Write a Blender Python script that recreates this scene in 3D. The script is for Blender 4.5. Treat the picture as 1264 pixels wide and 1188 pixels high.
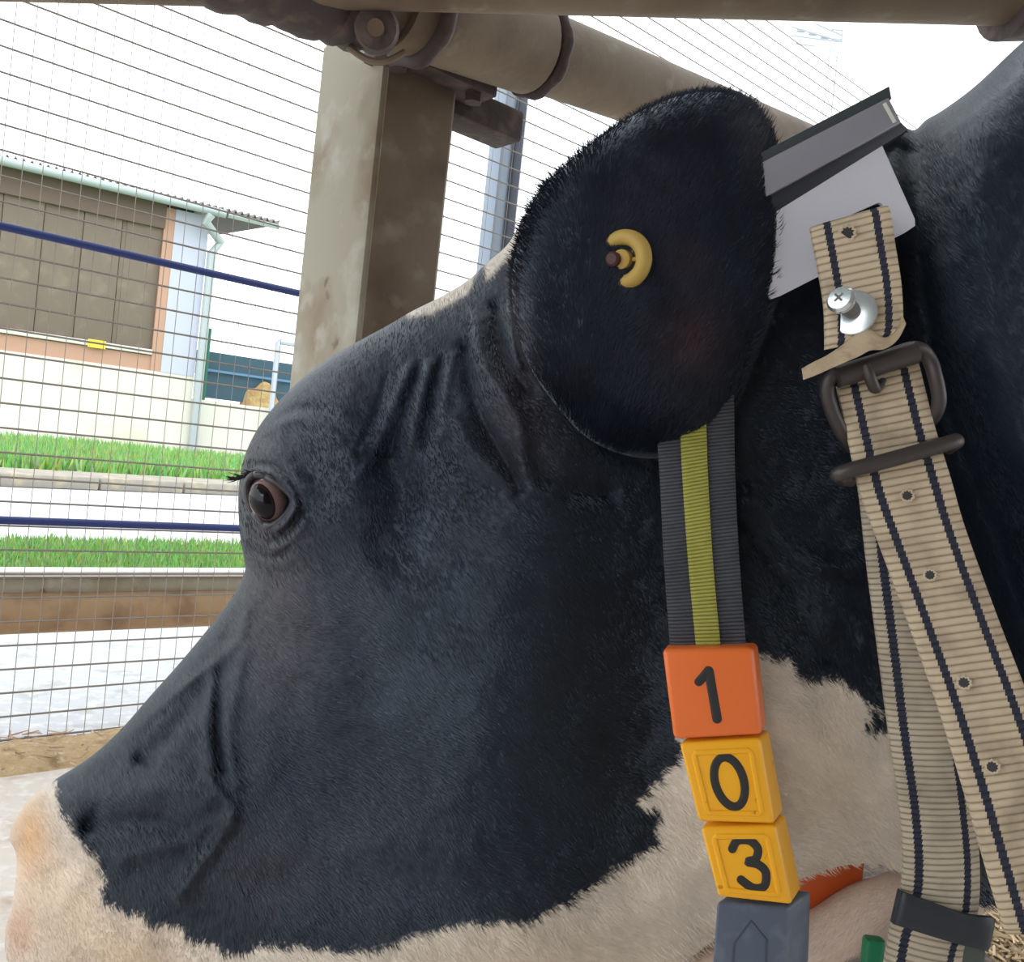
import bpy, bmesh, math, random
import numpy as np
from mathutils import Vector, Matrix
random.seed(7); rng = np.random.default_rng(7)
for o in list(bpy.data.objects): bpy.data.objects.remove(o)
SC = bpy.context.scene
COL = SC.collection

# ------------------------------------------------------------------ camera
F = 1100.0
CAM = Vector((0, 0, 0.70))
_th, _ro = math.radians(1.0), math.radians(6.0)
fw = Vector((0, math.cos(_th), -math.sin(_th)))
r0 = Vector((1, 0, 0)); u0 = r0.cross(fw)
rt = math.cos(_ro) * r0 + math.sin(_ro) * u0
up = -math.sin(_ro) * r0 + math.cos(_ro) * u0
cd = bpy.data.cameras.new('camera'); cam = bpy.data.objects.new('camera', cd); COL.objects.link(cam)
cd.sensor_fit = 'HORIZONTAL'; cd.sensor_width = 36; cd.lens = F / 1264 * 36; cd.clip_start = 0.01; cd.clip_end = 500
M = Matrix((rt, up, -fw)).transposed().to_4x4(); M.translation = CAM
cam.matrix_world = M
SC.camera = cam
# ------------------------------------------------------------------ world, light, exposure
w = bpy.data.worlds.new('overcast_sky'); SC.world = w; w.use_nodes = True
bg = w.node_tree.nodes['Background']; bg.inputs[0].default_value = (0.93, 0.97, 1.0, 1); bg.inputs[1].default_value = 2.3
sd = bpy.data.lights.new('sun', 'SUN'); sd.energy = 0.35; sd.angle = math.radians(25); sd.color = (1.0, 0.96, 0.9)
sun = bpy.data.objects.new('sun', sd); COL.objects.link(sun)
sun.rotation_euler = Vector((0.5, 1.0, -0.62)).to_track_quat('-Z', 'Y').to_euler()   # comes low from behind and left of the camera
SC.view_settings.view_transform = 'Standard'; SC.view_settings.look = 'None'
SC.view_settings.gamma = 1; SC.view_settings.use_curve_mapping = False
SC.view_settings.exposure = 0.15

# ------------------------------------------------------------------ pixel helpers: turn a photo position plus a distance or a plane into a place
def ray(u, v): return fw + (u - 632) / F * rt + (594 - v) / F * up
def P(u, v, d): return CAM + ray(float(u), float(v)) * float(d)
def G(u, v, z=0.0):
    r = ray(u, v); return CAM + (z - CAM.z) / r.z * r
def V(u, v, p0, az):
    n = Vector((math.cos(az), -math.sin(az), 0)); r = ray(u, v)
    return CAM + (Vector(p0) - CAM).dot(n) / r.dot(n) * r
def Pn(u, v, d):
    u = np.asarray(u, float); v = np.asarray(v, float); d = np.asarray(d, float)
    a = np.array(fw)[None, :] + ((u - 632) / F)[:, None] * np.array(rt)[None, :] + ((594 - v) / F)[:, None] * np.array(up)[None, :]
    return np.array(CAM)[None, :] + d[:, None] * a

# ------------------------------------------------------------------ materials
def mat(name, col, rough=0.6, metal=0.0, spec=0.5, noise=None, bump=None, attr=None, sheen=0, coat=0, emit=None):
    m = bpy.data.materials.new(name); m.use_nodes = True
    nt = m.node_tree; b = nt.nodes['Principled BSDF']
    b.inputs['Base Color'].default_value = (*col, 1); b.inputs['Roughness'].default_value = rough
    b.inputs['Metallic'].default_value = metal; b.inputs['Specular IOR Level'].default_value = spec
    if sheen: b.inputs['Sheen Weight'].default_value = sheen; b.inputs['Sheen Roughness'].default_value = 0.4
    if coat: b.inputs['Coat Weight'].default_value = coat; b.inputs['Coat Roughness'].default_value = 0.05
    tc = nt.nodes.new('ShaderNodeTexCoord'); src = None
    if attr:
        a = nt.nodes.new('ShaderNodeAttribute'); a.attribute_name = attr; src = a.outputs['Color']
        nt.links.new(src, b.inputs['Base Color'])
    for (c2, scale, lo, hi, detail) in (noise or []):
        n = nt.nodes.new('ShaderNodeTexNoise'); n.inputs['Scale'].default_value = scale; n.inputs['Detail'].default_value = detail
        mp = nt.nodes.new('ShaderNodeMapRange'); mp.inputs[1].default_value = lo; mp.inputs[2].default_value = hi
        nt.links.new(tc.outputs['Object'], n.inputs['Vector']); nt.links.new(n.outputs['Fac'], mp.inputs[0])
        mx = nt.nodes.new('ShaderNodeMix'); mx.data_type = 'RGBA'
        if src: nt.links.new(src, mx.inputs[6])
        else: mx.inputs[6].default_value = (*col, 1)
        mx.inputs[7].default_value = (*c2, 1)
        nt.links.new(mp.outputs[0], mx.inputs[0]); src = mx.outputs[2]
        nt.links.new(src, b.inputs['Base Color'])
    if bump:
        scale, strength, dist = bump
        n = nt.nodes.new('ShaderNodeTexNoise'); n.inputs['Scale'].default_value = scale; n.inputs['Detail'].default_value = 6
        bp = nt.nodes.new('ShaderNodeBump'); bp.inputs['Strength'].default_value = strength; bp.inputs['Distance'].default_value = dist
        nt.links.new(tc.outputs['Object'], n.inputs['Vector'])
        nt.links.new(n.outputs['Fac'], bp.inputs['Height']); nt.links.new(bp.outputs[0], b.inputs['Normal'])
    return m

M_coat = mat('coat_skin', (0.02, 0.02, 0.03), 0.5, attr='coat', bump=(160, 0.35, 0.002), sheen=0.2, spec=0.35)
M_fur = mat('coat_hair', (0.02, 0.02, 0.03), 0.45, attr='coat', spec=0.38)
for m_ in (M_coat, M_fur): m_.node_tree.nodes['Principled BSDF'].inputs['Specular Tint'].default_value = (0.75, 0.85, 1.0, 1); m_.node_tree.nodes['Principled BSDF'].inputs['Sheen Tint'].default_value = (0.7, 0.85, 1.0, 1)
M_post = mat('weathered_steel', (0.34, 0.31, 0.24), 0.75, noise=[((0.22, 0.15, 0.09), 7, 0.5, 0.72, 6), ((0.44, 0.42, 0.36), 18, 0.55, 0.75, 4), ((0.10, 0.055, 0.03), 14, 0.68, 0.73, 3)], bump=(60, 0.3, 0.002))
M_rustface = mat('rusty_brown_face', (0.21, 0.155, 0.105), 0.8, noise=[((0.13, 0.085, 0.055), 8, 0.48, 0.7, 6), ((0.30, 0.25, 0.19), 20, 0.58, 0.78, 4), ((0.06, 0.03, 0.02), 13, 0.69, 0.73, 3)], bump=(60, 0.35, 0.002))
M_pipe = mat('dirty_pipe', (0.25, 0.19, 0.13), 0.7, noise=[((0.14, 0.09, 0.06), 9, 0.45, 0.7, 6), ((0.36, 0.31, 0.24), 22, 0.6, 0.8, 4)], bump=(80, 0.3, 0.002))
M_rust = mat('dark_rust', (0.075, 0.055, 0.055), 0.75, noise=[((0.16, 0.11, 0.09), 35, 0.5, 0.7, 5)], bump=(90, 0.5, 0.003))
M_wire = mat('galvanised_wire', (0.24, 0.21, 0.18), 0.6)
M_wirev = mat('galvanised_wire_thin', (0.32, 0.28, 0.24), 0.6)
M_blue = mat('blue_plastic', (0.018, 0.035, 0.16), 0.5)
M_pole = mat('blue_grey_steel', (0.28, 0.34, 0.42), 0.5, metal=0.3)
M_rail = mat('timber_brown', (0.42, 0.28, 0.16), 0.8, noise=[((0.28, 0.17, 0.10), 12, 0.5, 0.7, 5)], bump=(70, 0.4, 0.003))
M_railtop = mat('pale_galvanised', (0.85, 0.84, 0.82), 0.6)
M_floor = mat('stall_concrete', (0.62, 0.56, 0.50), 0.85, noise=[((0.45, 0.34, 0.27), 16, 0.58, 0.75, 6), ((0.72, 0.69, 0.66), 40, 0.5, 0.7, 4)], bump=(50, 0.5, 0.006))
M_yard = mat('yard_concrete', (0.50, 0.52, 0.54), 0.85, noise=[((0.38, 0.38, 0.36), 9, 0.55, 0.7, 8), ((0.66, 0.68, 0.70), 30, 0.5, 0.7, 5)], bump=(40, 0.3, 0.004))
M_road = mat('road_concrete', (0.60, 0.60, 0.62), 0.9, noise=[((0.5, 0.5, 0.5), 3, 0.5, 0.7, 5)])
M_grass = mat('lawn_green', (0.13, 0.30, 0.04), 0.8, noise=[((0.30, 0.40, 0.10), 3, 0.5, 0.7, 5)])
M_blade = mat('grass_blade_green', (0.16, 0.36, 0.05), 0.7, attr='coat')
M_curb = mat('curb_stone', (0.30, 0.28, 0.24), 0.9, noise=[((0.45, 0.38, 0.25), 6, 0.5, 0.7, 4)])
M_dirt = mat('dried_litter', (0.50, 0.36, 0.20), 0.95, noise=[((0.30, 0.20, 0.10), 25, 0.5, 0.7, 6), ((0.60, 0.50, 0.36), 45, 0.55, 0.7, 6)], bump=(90, 0.8, 0.01))
M_straw = mat('straw_gold', (0.62, 0.46, 0.26), 0.7, attr='coat')
M_render = mat('white_render', (0.72, 0.70, 0.62), 0.9, noise=[((0.62, 0.60, 0.40), 0.5, 0.55, 0.75, 4)])
M_curtain = mat('brown_curtain', (0.19, 0.15, 0.12), 0.8, noise=[((0.26, 0.21, 0.16), 2, 0.5, 0.7, 5)])
M_pink = mat('pink_render', (0.50, 0.30, 0.22), 0.9)
M_lilac = mat('pale_lilac_board', (0.52, 0.54, 0.66), 0.8)
M_gutter = mat('pale_zinc', (0.40, 0.45, 0.47), 0.5, metal=0.2)
M_roof = mat('fibre_roof', (0.20, 0.19, 0.19), 0.9)
M_teal = mat('dark_teal_board', (0.045, 0.10, 0.14), 0.7)
M_green = mat('green_post', (0.03, 0.16, 0.10), 0.6)
M_hay = mat('hay_heap', (0.50, 0.30, 0.14), 0.9, noise=[((0.6, 0.45, 0.2), 3, 0.4, 0.6, 5)], bump=(9, 0.8, 0.1))
M_mast = mat('mast_grey', (0.35, 0.38, 0.42), 0.6)
M_alu = mat('brushed_aluminium', (0.62, 0.62, 0.70), 0.5, metal=0.15, bump=(30, 0.1, 0.0005))
M_alud = mat('aluminium_bar', (0.30, 0.30, 0.35), 0.40, metal=0.3)
M_black = mat('black_rubber', (0.018, 0.022, 0.032), 0.5)
M_bronze = mat('dull_bronze', (0.075, 0.065, 0.065), 0.45, metal=0.5, bump=(200, 0.2, 0.0005))
M_zinc = mat('bright_zinc', (0.75, 0.83, 0.88), 0.25, metal=0.85)
M_stud = mat('threaded_steel', (0.30, 0.30, 0.31), 0.4, metal=0.8)
M_orange = mat('orange_plastic', (0.80, 0.17, 0.035), 0.42, bump=(15, 0.05, 0.001))
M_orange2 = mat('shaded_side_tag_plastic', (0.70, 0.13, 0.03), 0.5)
M_yellow = mat('amber_plastic', (0.90, 0.43, 0.015), 0.42, noise=[((0.55, 0.20, 0.01), 120, 0.68, 0.74, 3)])
M_blackbox = mat('slate_plastic', (0.085, 0.11, 0.155), 0.45, noise=[((0.14, 0.17, 0.22), 60, 0.5, 0.7, 5)])
M_blackside = mat('slate_line', (0.04, 0.055, 0.08), 0.6)
M_digit = mat('charcoal_paint', (0.022, 0.022, 0.022), 0.6)
M_tagy = mat('ear_tag_yellow', (0.42, 0.28, 0.06), 0.6)
M_tagr = mat('ear_tag_red', (0.05, 0.01, 0.012), 0.6)
M_eye = mat('dark_eye', (0.004, 0.004, 0.007), 0.10, coat=0.0, spec=.3)
M_iris = mat('brown_iris', (0.022, 0.010, 0.010), 0.15, coat=0.0, spec=.3)
M_sclera = mat('eye_white', (0.30, 0.20, 0.185), 0.25, coat=0.4)
M_lid = mat('dark_eyelid_skin', (0.05, 0.047, 0.055), 0.4)
M_lash = mat('lash_black', (0.015, 0.014, 0.015), 0.6)
M_brgreen = mat('green_plastic', (0.01, 0.16, 0.07), 0.4)
M_soil = mat('dark_soil', (0.06, 0.04, 0.03), 0.95, noise=[((0.14, 0.10, 0.07), 60, 0.5, 0.7, 6)], bump=(80, 0.9, 0.01))
M_addedwall = mat('added_wall_boards', (0.24, 0.20, 0.16), 0.85, noise=[((0.16, 0.13, 0.1), 4, 0.4, 0.6, 5)])
M_addedroof = mat('added_roof_sheet', (0.22, 0.20, 0.18), 0.8)

# ------------------------------------------------------------------ object helpers
def raw(name, verts, faces, m, parent=None, smooth=True, col=None):
    me = bpy.data.meshes.new(name)
    if isinstance(verts, np.ndarray):
        faces = np.asarray(faces, dtype=np.int32); k = faces.shape[1]
        me.vertices.add(len(verts)); me.vertices.foreach_set('co', verts.astype(np.float32).ravel())
        me.loops.add(faces.size); me.loops.foreach_set('vertex_index', faces.ravel())
        me.polygons.add(len(faces)); me.polygons.foreach_set('loop_start', np.arange(0, faces.size, k, dtype=np.int32))
        me.update(calc_edges=True)
        me.validate()
    else:
        me.from_pydata([tuple(v) for v in verts], [], faces)
    if smooth: me.polygons.foreach_set('use_smooth', [True] * len(me.polygons))
    if col is not None:
        a = me.color_attributes.new('coat', 'FLOAT_COLOR', 'POINT')
        c = np.ones((len(me.vertices), 4), np.float32); c[:, :3] = col[:len(me.vertices)]
        a.data.foreach_set('color', c.ravel())
    me.materials.append(m)
    o = bpy.data.objects.new(name, me); COL.objects.link(o)
    if parent is not None: o.parent = parent
    return o
def bmobj(name, bm, m, parent=None, smooth=True):
    bmesh.ops.recalc_face_normals(bm, faces=bm.faces)
    me = bpy.data.meshes.new(name); bm.to_mesh(me); bm.free()
    if smooth: me.polygons.foreach_set('use_smooth', [True] * len(me.polygons)); me.set_sharp_from_angle(angle=math.radians(40))
    me.materials.append(m)
    o = bpy.data.objects.new(name, me); COL.objects.link(o)
    if parent is not None: o.parent = parent
    return o
def tag(o, label=None, cat=None, group=None, kind=None):
    if label: o['label'] = label
    if cat: o['category'] = cat
    if group: o['group'] = group
    if kind: o['kind'] = kind
    return o
def thing(name, label, cat, group=None):
    o = bpy.data.objects.new(name, None); COL.objects.link(o); o.empty_display_size = 0.05
    return tag(o, label, cat, group)
def hexa(c, bev=0.0, seg=3, bm=None):
    """eight corners: four front (clockwise) then four back"""
    own = bm is None
    bm = bm or bmesh.new()
    vs = [bm.verts.new(Vector(p)) for p in c]
    fs = []
    for f in ((0, 1, 2, 3), (7, 6, 5, 4), (0, 4, 5, 1), (1, 5, 6, 2), (2, 6, 7, 3), (3, 7, 4, 0)):
        fs.append(bm.faces.new([vs[i] for i in f]))
    if bev:
        es = set(e for f in fs for e in f.edges)
        bmesh.ops.bevel(bm, geom=list(es), offset=bev, segments=seg, profile=0.5, affect='EDGES', clamp_overlap=True)
    return bm
def obox(origin, ax, ay, az, bev=0.0, bm=None):
    """box from an origin corner and three edge vectors"""
    o = Vector(origin); ax, ay, az = Vector(ax), Vector(ay), Vector(az)
    return hexa([o, o + ax, o + ax + az, o + az, o + ay, o + ax + ay, o + ax + ay + az, o + ay + az], bev, 2, bm)
def tube(pts, rad, n=16, bm=None, cap=True, flat=1.0, normal=None, closed=False):
    bm = bm or bmesh.new(); pts = [Vector(p) for p in pts]; k = len(pts)
    rad = [float(q) for q in (rad if hasattr(rad, "__len__") else [rad] * k)]
    rings = []; t0 = None; nrm = None
    for i, p in enumerate(pts):
        if closed: t = (pts[(i + 1) % k] - pts[i - 1]).normalized()
        else: t = (pts[min(i + 1, k - 1)] - pts[max(i - 1, 0)]).normalized()
        if normal is not None: nrm = Vector(normal) - Vector(normal).dot(t) * t
        elif nrm is None:
            nrm = Vector((0, 0, 1)) if abs(t.z) < 0.9 else Vector((1, 0, 0)); nrm = nrm - nrm.dot(t) * t
        else: nrm = nrm - nrm.dot(t) * t
        nrm.normalize(); b = t.cross(nrm)
        rings.append([bm.verts.new(p + rad[i] * (math.cos(2 * math.pi * j / n) * b + flat * math.sin(2 * math.pi * j / n) * nrm)) for j in range(n)])
    m_ = k if closed else k - 1
    for i in range(m_):
        a, c = rings[i], rings[(i + 1) % k]
        for j in range(n): bm.faces.new((a[j], a[(j + 1) % n], c[(j + 1) % n], c[j]))
    if cap and not closed:
        for R_, rev in ((rings[0], True), (rings[-1], False)):
            bm.faces.new(R_[::-1] if rev else R_)
    return bm
def crom(pts, n=8, closed=False):
    p = np.array([tuple(q) for q in pts], float); k = len(p); out = []
    rngi = range(k if closed else k - 1)
    for i in rngi:
        if closed: a, b, c, d = p[i - 1], p[i], p[(i + 1) % k], p[(i + 2) % k]
        else: a, b, c, d = p[max(i - 1, 0)], p[i], p[i + 1], p[min(i + 2, k - 1)]
        for j in range(n):
            t = j / n
            out.append(0.5 * ((2 * b) + (-a + c) * t + (2 * a - 5 * b + 4 * c - d) * t * t + (-a + 3 * b - 3 * c + d) * t ** 3))
    if not closed: out.append(p[-1])
    return np.array(out)
def vnoise(x, y, s, seed=0):
    """smooth value noise in -1..1"""
    r = np.random.default_rng(seed).uniform(-1, 1, (64, 64))
    X, Y = np.asarray(x) / s + 1000, np.asarray(y) / s + 1000
    i, j = np.floor(X).astype(int), np.floor(Y).astype(int); a, b = X - i, Y - j
    a = a * a * (3 - 2 * a); b = b * b * (3 - 2 * b)
    g = lambda p, q: r[p % 64, q % 64]
    return (g(i, j) * (1 - a) + g(i + 1, j) * a) * (1 - b) + (g(i, j + 1) * (1 - a) + g(i + 1, j + 1) * a) * b
def fbm(x, y, s, seed=0, o=4):
    return sum(vnoise(x, y, s / 2 ** k, seed + k) * 0.55 ** k for k in range(o))

# ================================================================== SETTING
FAZ = math.radians(49)                       # the fence line runs 49 degrees right of the viewing direction
FD = Vector((math.sin(FAZ), math.cos(FAZ), 0)); FN = Vector((FD.y, -FD.x, 0))      # FN points to the camera side... right/front
F0 = G(0, 925)
UPZ = Vector((0, 0, 1))
# stall floor (near side of the fence) and yard (far side)
def slab(name, corners, th, m):
    top = [Vector((c[0], c[1], c[2] if len(c) > 2 else 0)) for c in corners]
    bm = bmesh.new(); a = [bm.verts.new(p) for p in top]; b = [bm.verts.new(p - Vector((0, 0, th))) for p in top]
    bm.faces.new(a); bm.faces.new(b[::-1]); n = len(a)
    for i in range(n): bm.faces.new((a[i], b[i], b[(i + 1) % n], a[(i + 1) % n]))
    return tag(bmobj(name, bm, m, smooth=False), kind='structure')
L = -6
slab('floor', [F0 + FD * -6, F0 + FD * 9, F0 + FD * 9 + FN * 9, F0 + FD * -6 + FN * 9], 0.1, M_floor)
far = -FN
def band(name, d1, d2, z, m, az2=None):
    a, b = F0 + far * d1, F0 + far * d2
    s = [a + FD * -30, a + FD * 40, b + FD * 40, b + FD * -30]
    return slab(name, [(p.x, p.y, z) for p in s], 0.3, m)
HAZ = math.radians(57); HD = Vector((math.sin(HAZ), math.cos(HAZ), 0)); HN = Vector((-HD.y, HD.x, 0))     # HN points away
base = slab('yard_ground', [F0 + FD * -120, F0 + FD * 200, F0 + FD * 200 + far * 200, F0 + FD * -120 + far * 200], 0.1, M_yard)
for v in base.data.vertices: v.co.z -= 0.002
# near lawn strip, road, kerb, far lawn : each a thin raised slab
def pband(name, v1, v2, z, m, dr, e1, e2):
    a, b = G(0, v1, z), G(0, v2, z)
    s = [a + dr * e1, a + dr * e2, b + dr * e2, b + dr * e1]
    return slab(name, [(p.x, p.y, z) for p in s], 0.1, m)
pband('lawn_near', 712, 668, 0.012, M_grass, FD, -4, 7)
pband('road', 664, 601, 0.006, M_road, HD, -25, 40)
pband('lawn_far', 584, 542, 0.03, M_grass, HD, -40, 60)
# kerb stones, one piece each
ka, kb = G(0, 601), G(290, 612); kd = (kb - ka).normalized(); kn = Vector((-kd.y, kd.x, 0))
kerb = tag(bpy.data.objects.new('kerb', None), kind='structure'); COL.objects.link(kerb)
kme = None
for i in range(-8, 22):
    if kme is None:
        bm = obox((0, 0, 0), kd * 0.98, kn * 0.9, UPZ * 0.13, 0.02); o = bmobj('kerb_stone', bm, M_curb, kerb); kme = o.data
    else:
        o = bpy.data.objects.new('kerb_stone', kme); COL.objects.link(o); o.parent = kerb
    o.location = ka + kd * i
def blades(name, pa, pb, qa, qb, z, n, h, wd, umax=330):
    vs, fs, cs = [], [], []
    for i in range(n):
        t, s = random.random(), random.random()
        u = -30 + t * (umax + 30); va = pa + (pb - pa) * u / 290; vb = qa + (qb - qa) * u / 290
        p = G(u, va + (vb - va) * s, z); hh = h * random.uniform(0.5, 1.3); a = random.random() * 6.28
        d = Vector((math.cos(a), math.sin(a), 0)) * wd; ln = Vector((random.uniform(-1, 1), random.uniform(-1, 1), 0)) * hh * 0.4
        k = len(vs); vs += [p - d, p + d, p + ln + Vector((0, 0, hh))]; fs.append((k, k + 1, k + 2))
        c = (0.20 * random.uniform(.7, 1.4) + (0.15 if random.random() < .15 else 0), 0.42 * random.uniform(.75, 1.25), 0.11 * random.uniform(.6, 1.6)); cs += [c, c, c]
    return tag(raw(name, vs, fs, M_blade, smooth=False, col=np.array(cs)), kind='stuff')
tag(blades('grass', 713, 716, 668, 672, 0.01, 16000, 0.05, 0.006, 620), 'short green grass strip just behind the brown rail', 'grass')
tag(blades('grass', 584, 597, 542, 560, 0.03, 21000, 0.22, 0.03, 620), 'bright green lawn in front of the white building', 'grass')

# ------------------------------------------------------------------ mesh fence
fence = thing('mesh_fence', 'galvanised wire mesh fence panel behind the post and cow', 'fence')
fence.location = (0, 0, 0)
z0 = V(0, 679, F0, FAZ).z % 0.05
bm = bmesh.new()
def wire(bm, a, b, r, n=5, wob=0.0):
    k = 1 if not wob else 24
    pts = [a.lerp(b, i / k) for i in range(k + 1)]
    tube(pts, r, n, bm, cap=False)
for i in range(0, 50):
    z = z0 + 0.05 * i
    wire(bm, F0 + FD * -0.9 + UPZ * z, F0 + FD * 4.2 + UPZ * z, 0.0022)
tag(bmobj('horizontal_wires', bm, M_wire, fence), kind='stuff')
s0 = (V(5, 444, F0, FAZ) - F0).dot(FD)
bm = bmesh.new()
for i in range(-22, 105):
    s = s0 + 0.037 * i
    a = F0 + FD * s + FN * 0.0022
    wire(bm, a, a + UPZ * 2.47, 0.00085)
tag(bmobj('vertical_wires', bm, M_wirev, fence), kind='stuff')
# little weld beads on the crossings of the horizontals
bm = bmesh.new()
for i in range(0, 50):
    for j in range(-16, 60):
        p = F0 + FD * (s0 + 0.037 * j) + FN * 0.001 + UPZ * (z0 + 0.05 * i)
        h = FD * 0.003; q = UPZ * 0.0029
        vv = [bm.verts.new(p + x) for x in (-h, FN * 0.003 - q * .3, h, q, -q)]
        bm.faces.new((vv[0], vv[1], vv[3])); bm.faces.new((vv[1], vv[2], vv[3])); bm.faces.new((vv[0], vv[4], vv[1])); bm.faces.new((vv[1], vv[4], vv[2])); bm.faces.new((vv[0], vv[3], vv[2], vv[4]))
tag(bmobj('weld_beads', bm, M_wire, fence), kind='stuff')
# blue tubes clipped to the fence
def fence_rail(name, v0, r, m, label, cat, s1=-0.9, s2=4.2, off=0.02):
    a = V(0, v0, F0, FAZ); s = (a - F0).dot(FD)
    p = F0 + UPZ * a.z + FN * off
    bm = tube([p + FD * s1, p + FD * s2], r, 14)
    return tag(bmobj(name, bm, m), label, cat)
fence_rail('blue_rail', 281, 0.0085, M_blue, 'dark blue tube along the fence, upper one, crossing the building', 'rail')
fence_rail('blue_rail', 641, 0.0085, M_blue, 'dark blue tube along the fence, lower one, left of the cow eye', 'rail')
# brown guard rail behind the mesh
gr = thing('guard_rail', 'brown guard rail with pale top edge behind the wire mesh below the grass', 'rail')
zz = V(0, 760, F0 - FN * 0.04, FAZ).z; zp = V(0, 725, F0 - FN * 0.06, FAZ).z; zc = V(0, 713, F0 - FN * 0.05, FAZ).z
p = F0 - FN * 0.08
bmobj('rail_beam', tube([p + FD * -1.0 + UPZ * (zz), p + FD * 4.3 + UPZ * zz], 0.049, 20), M_rail, gr)
bmobj('rail_beam', tube([p + FD * -1.0 + UPZ * zp, p + FD * 4.3 + UPZ * zp], 0.026, 20), M_post, gr)
bmobj('rail_cap', obox(p + FD * -1.0 + UPZ * zc - FN * 0.03, FD * 5.3, FN * 0.062, UPZ * 0.013, 0.003), M_railtop, gr)
for s in (-0.95, 3.9):
    bmobj('rail_post', obox(p + FD * s - FN * 0.09, FD * 0.06, FN * 0.045, UPZ * (zz + .09), 0.004), M_post, gr)
# grey-blue pole of the fence
a = V(606, 340, F0 - FN * 0.06, FAZ); s = (a - F0).dot(FD)
fp = thing('fence_pole', 'blue-grey steel fence pole seen between post and cow forehead', 'pole')
bmobj('pole', obox(F0 + FD * (s - 0.035) - FN * 0.09, FD * 0.045, FN * 0.06, UPZ * 2.47, 0.003), M_pole, fp)
bmobj('pole_dark_side', obox(F0 + FD * (s + 0.01) - FN * 0.07, FD * 0.03, FN * 0.05, UPZ * 2.47, 0.002), mat('pole_dark', (0.06, 0.075, 0.11), 0.5), fp)  # darker strip along the right side of the pole
fp2 = thing('fence_pole', 'blue-grey steel fence pole beyond the left edge of the frame', 'pole')
bmobj('pole', obox(F0 + FD * -0.95 - FN * 0.07, FD * 0.05, FN * 0.06, UPZ * 2.47, 0.003), M_pole, fp2)

# dirt ridge at the foot of the fence
def heap(name, c, dx, dy, wx, wy, h, m, n=60, seed=1, label=None, cat=None, kind='stuff', rough=0.35):
    g = np.linspace(-1, 1, n); X, Y = np.meshgrid(g, g, indexing='ij')
    H = h * np.clip(1 - Y ** 2, 0, 1) * np.clip((1 - np.abs(X)) * 8, 0, 1) * (1 + rough * fbm(X * wx * 100, Y * wy * 100, 14, seed)) - 0.004
    pts = np.array(c)[None] + X.ravel()[:, None] * wx * np.array(dx)[None] + Y.ravel()[:, None] * wy * np.array(dy)[None]
    pts[:, 2] += H.ravel()
    idx = np.arange(n * n).reshape(n, n)
    f = np.stack([idx[:-1, :-1], idx[1:, :-1], idx[1:, 1:], idx[:-1, 1:]], -1).reshape(-1, 4)
    return tag(raw(name, pts, f, m), label, cat, kind=kind)
heap('litter', tuple(F0 + FD * 1.0 + FN * 0.07), tuple(FD), tuple(FN), 2.0, 0.10, 0.032, M_dirt, 130, 3, 'ridge of brown dried litter along the foot of the wire fence', 'litter')
# straw heap lower right and dark soil around it
sc = G(1262, 1185)
heap('soil', tuple(G(1040, 1188) + Vector((-0.1, 0.0, 0))), (1, 0, 0), (0, 1, 0), 0.36, 0.55, 0.04, M_soil, 60, 9, 'patch of dark brown soil under the cow neck', 'soil')
def straws(name, c, n, rx, ry, h, label, L0=0.05, rr=0.0022, colr=(0.66, 0.50, 0.30)):
    vs, fs, cs = [], [], []
    for i in range(n):
        a, q = random.random() * 6.28, math.sqrt(random.random())
        p = Vector(c) + Vector((rx * q * math.cos(a), ry * q * math.sin(a), 0.004 + h * (1 - q * q) * random.uniform(.3, 1)))
        b = random.random() * 6.28; d = Vector((math.cos(b), math.sin(b), random.uniform(-.3, .3))) * L0 * random.uniform(.4, 1)
        s = Vector((-d.y, d.x, 0)).normalized() * rr; t = Vector((0, 0, rr))
        k = len(vs); vs += [p - s, p + s, p + t, p + d - s, p + d + s, p + d + t]
        fs += [(k, k + 1, k + 4, k + 3), (k + 1, k + 2, k + 5, k + 4), (k + 2, k, k + 3, k + 5)]
        f = random.uniform(.55, 1.15); cs += [tuple(x * f for x in colr)] * 6
    return tag(raw(name, vs, fs, M_straw, smooth=False, col=np.array(cs)), label, 'straw', kind='stuff')
straws('straw', (sc.x + .22, sc.y + .05, 0), 9000, 0.42, 0.30, 0.05, 'pale golden straw bedding on the ground right of the hanging straps')
straws('straw', tuple(F0 + FD * 0.15 + FN * 0.13 + UPZ * 0.004), 160, 0.30, 0.12, 0.03, 'loose straw bits scattered on the pale floor near the fence foot', 0.035, 0.0018, (0.5, 0.34, 0.22))

# ------------------------------------------------------------------ building beyond the yard
H0 = G(0, 541); 
def hw(u, v, off=0.0): return V(u, v, H0 + HN * off, HAZ)
b = thing('building', 'white farm building with brown curtain opening and zinc gutter beyond the lawn', 'building')
hz = H0.z
def quad_box(name, uvs, off, th, m, bev=0, parent=b):
    a = [hw(u, v, off) for u, v in uvs]; return bmobj(name, hexa(a + [p + HN * th for p in a], bev), m, parent, smooth=False)
sx = lambda u, v: (hw(u, v) - H0).dot(HD)
xR = sx(236, 500)                                    # right end of the wall along HD
zs = lambda u, v, off=0: hw(u, v, off).z
ze0 = zs(0, 205)
zsill, zcur, zeave = zs(0, 432), zs(0, 405), zs(0, 222)
def hbox(name, x0, x1, z0_, z1_, off, th, m, parent=b, bev=0.0):
    o = H0 + HD * x0 + HN * off; o = Vector((o.x, o.y, z0_))
    return bmobj(name, obox(o, HD * (x1 - x0), HN * th, UPZ * (z1_ - z0_), bev), m, parent, smooth=bev > 0)
xL = -14
xc = sx(193, 380)
hbox('lower_wall', xL, xR, -0.2, zsill, 0.0, 0.3, M_render)
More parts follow.
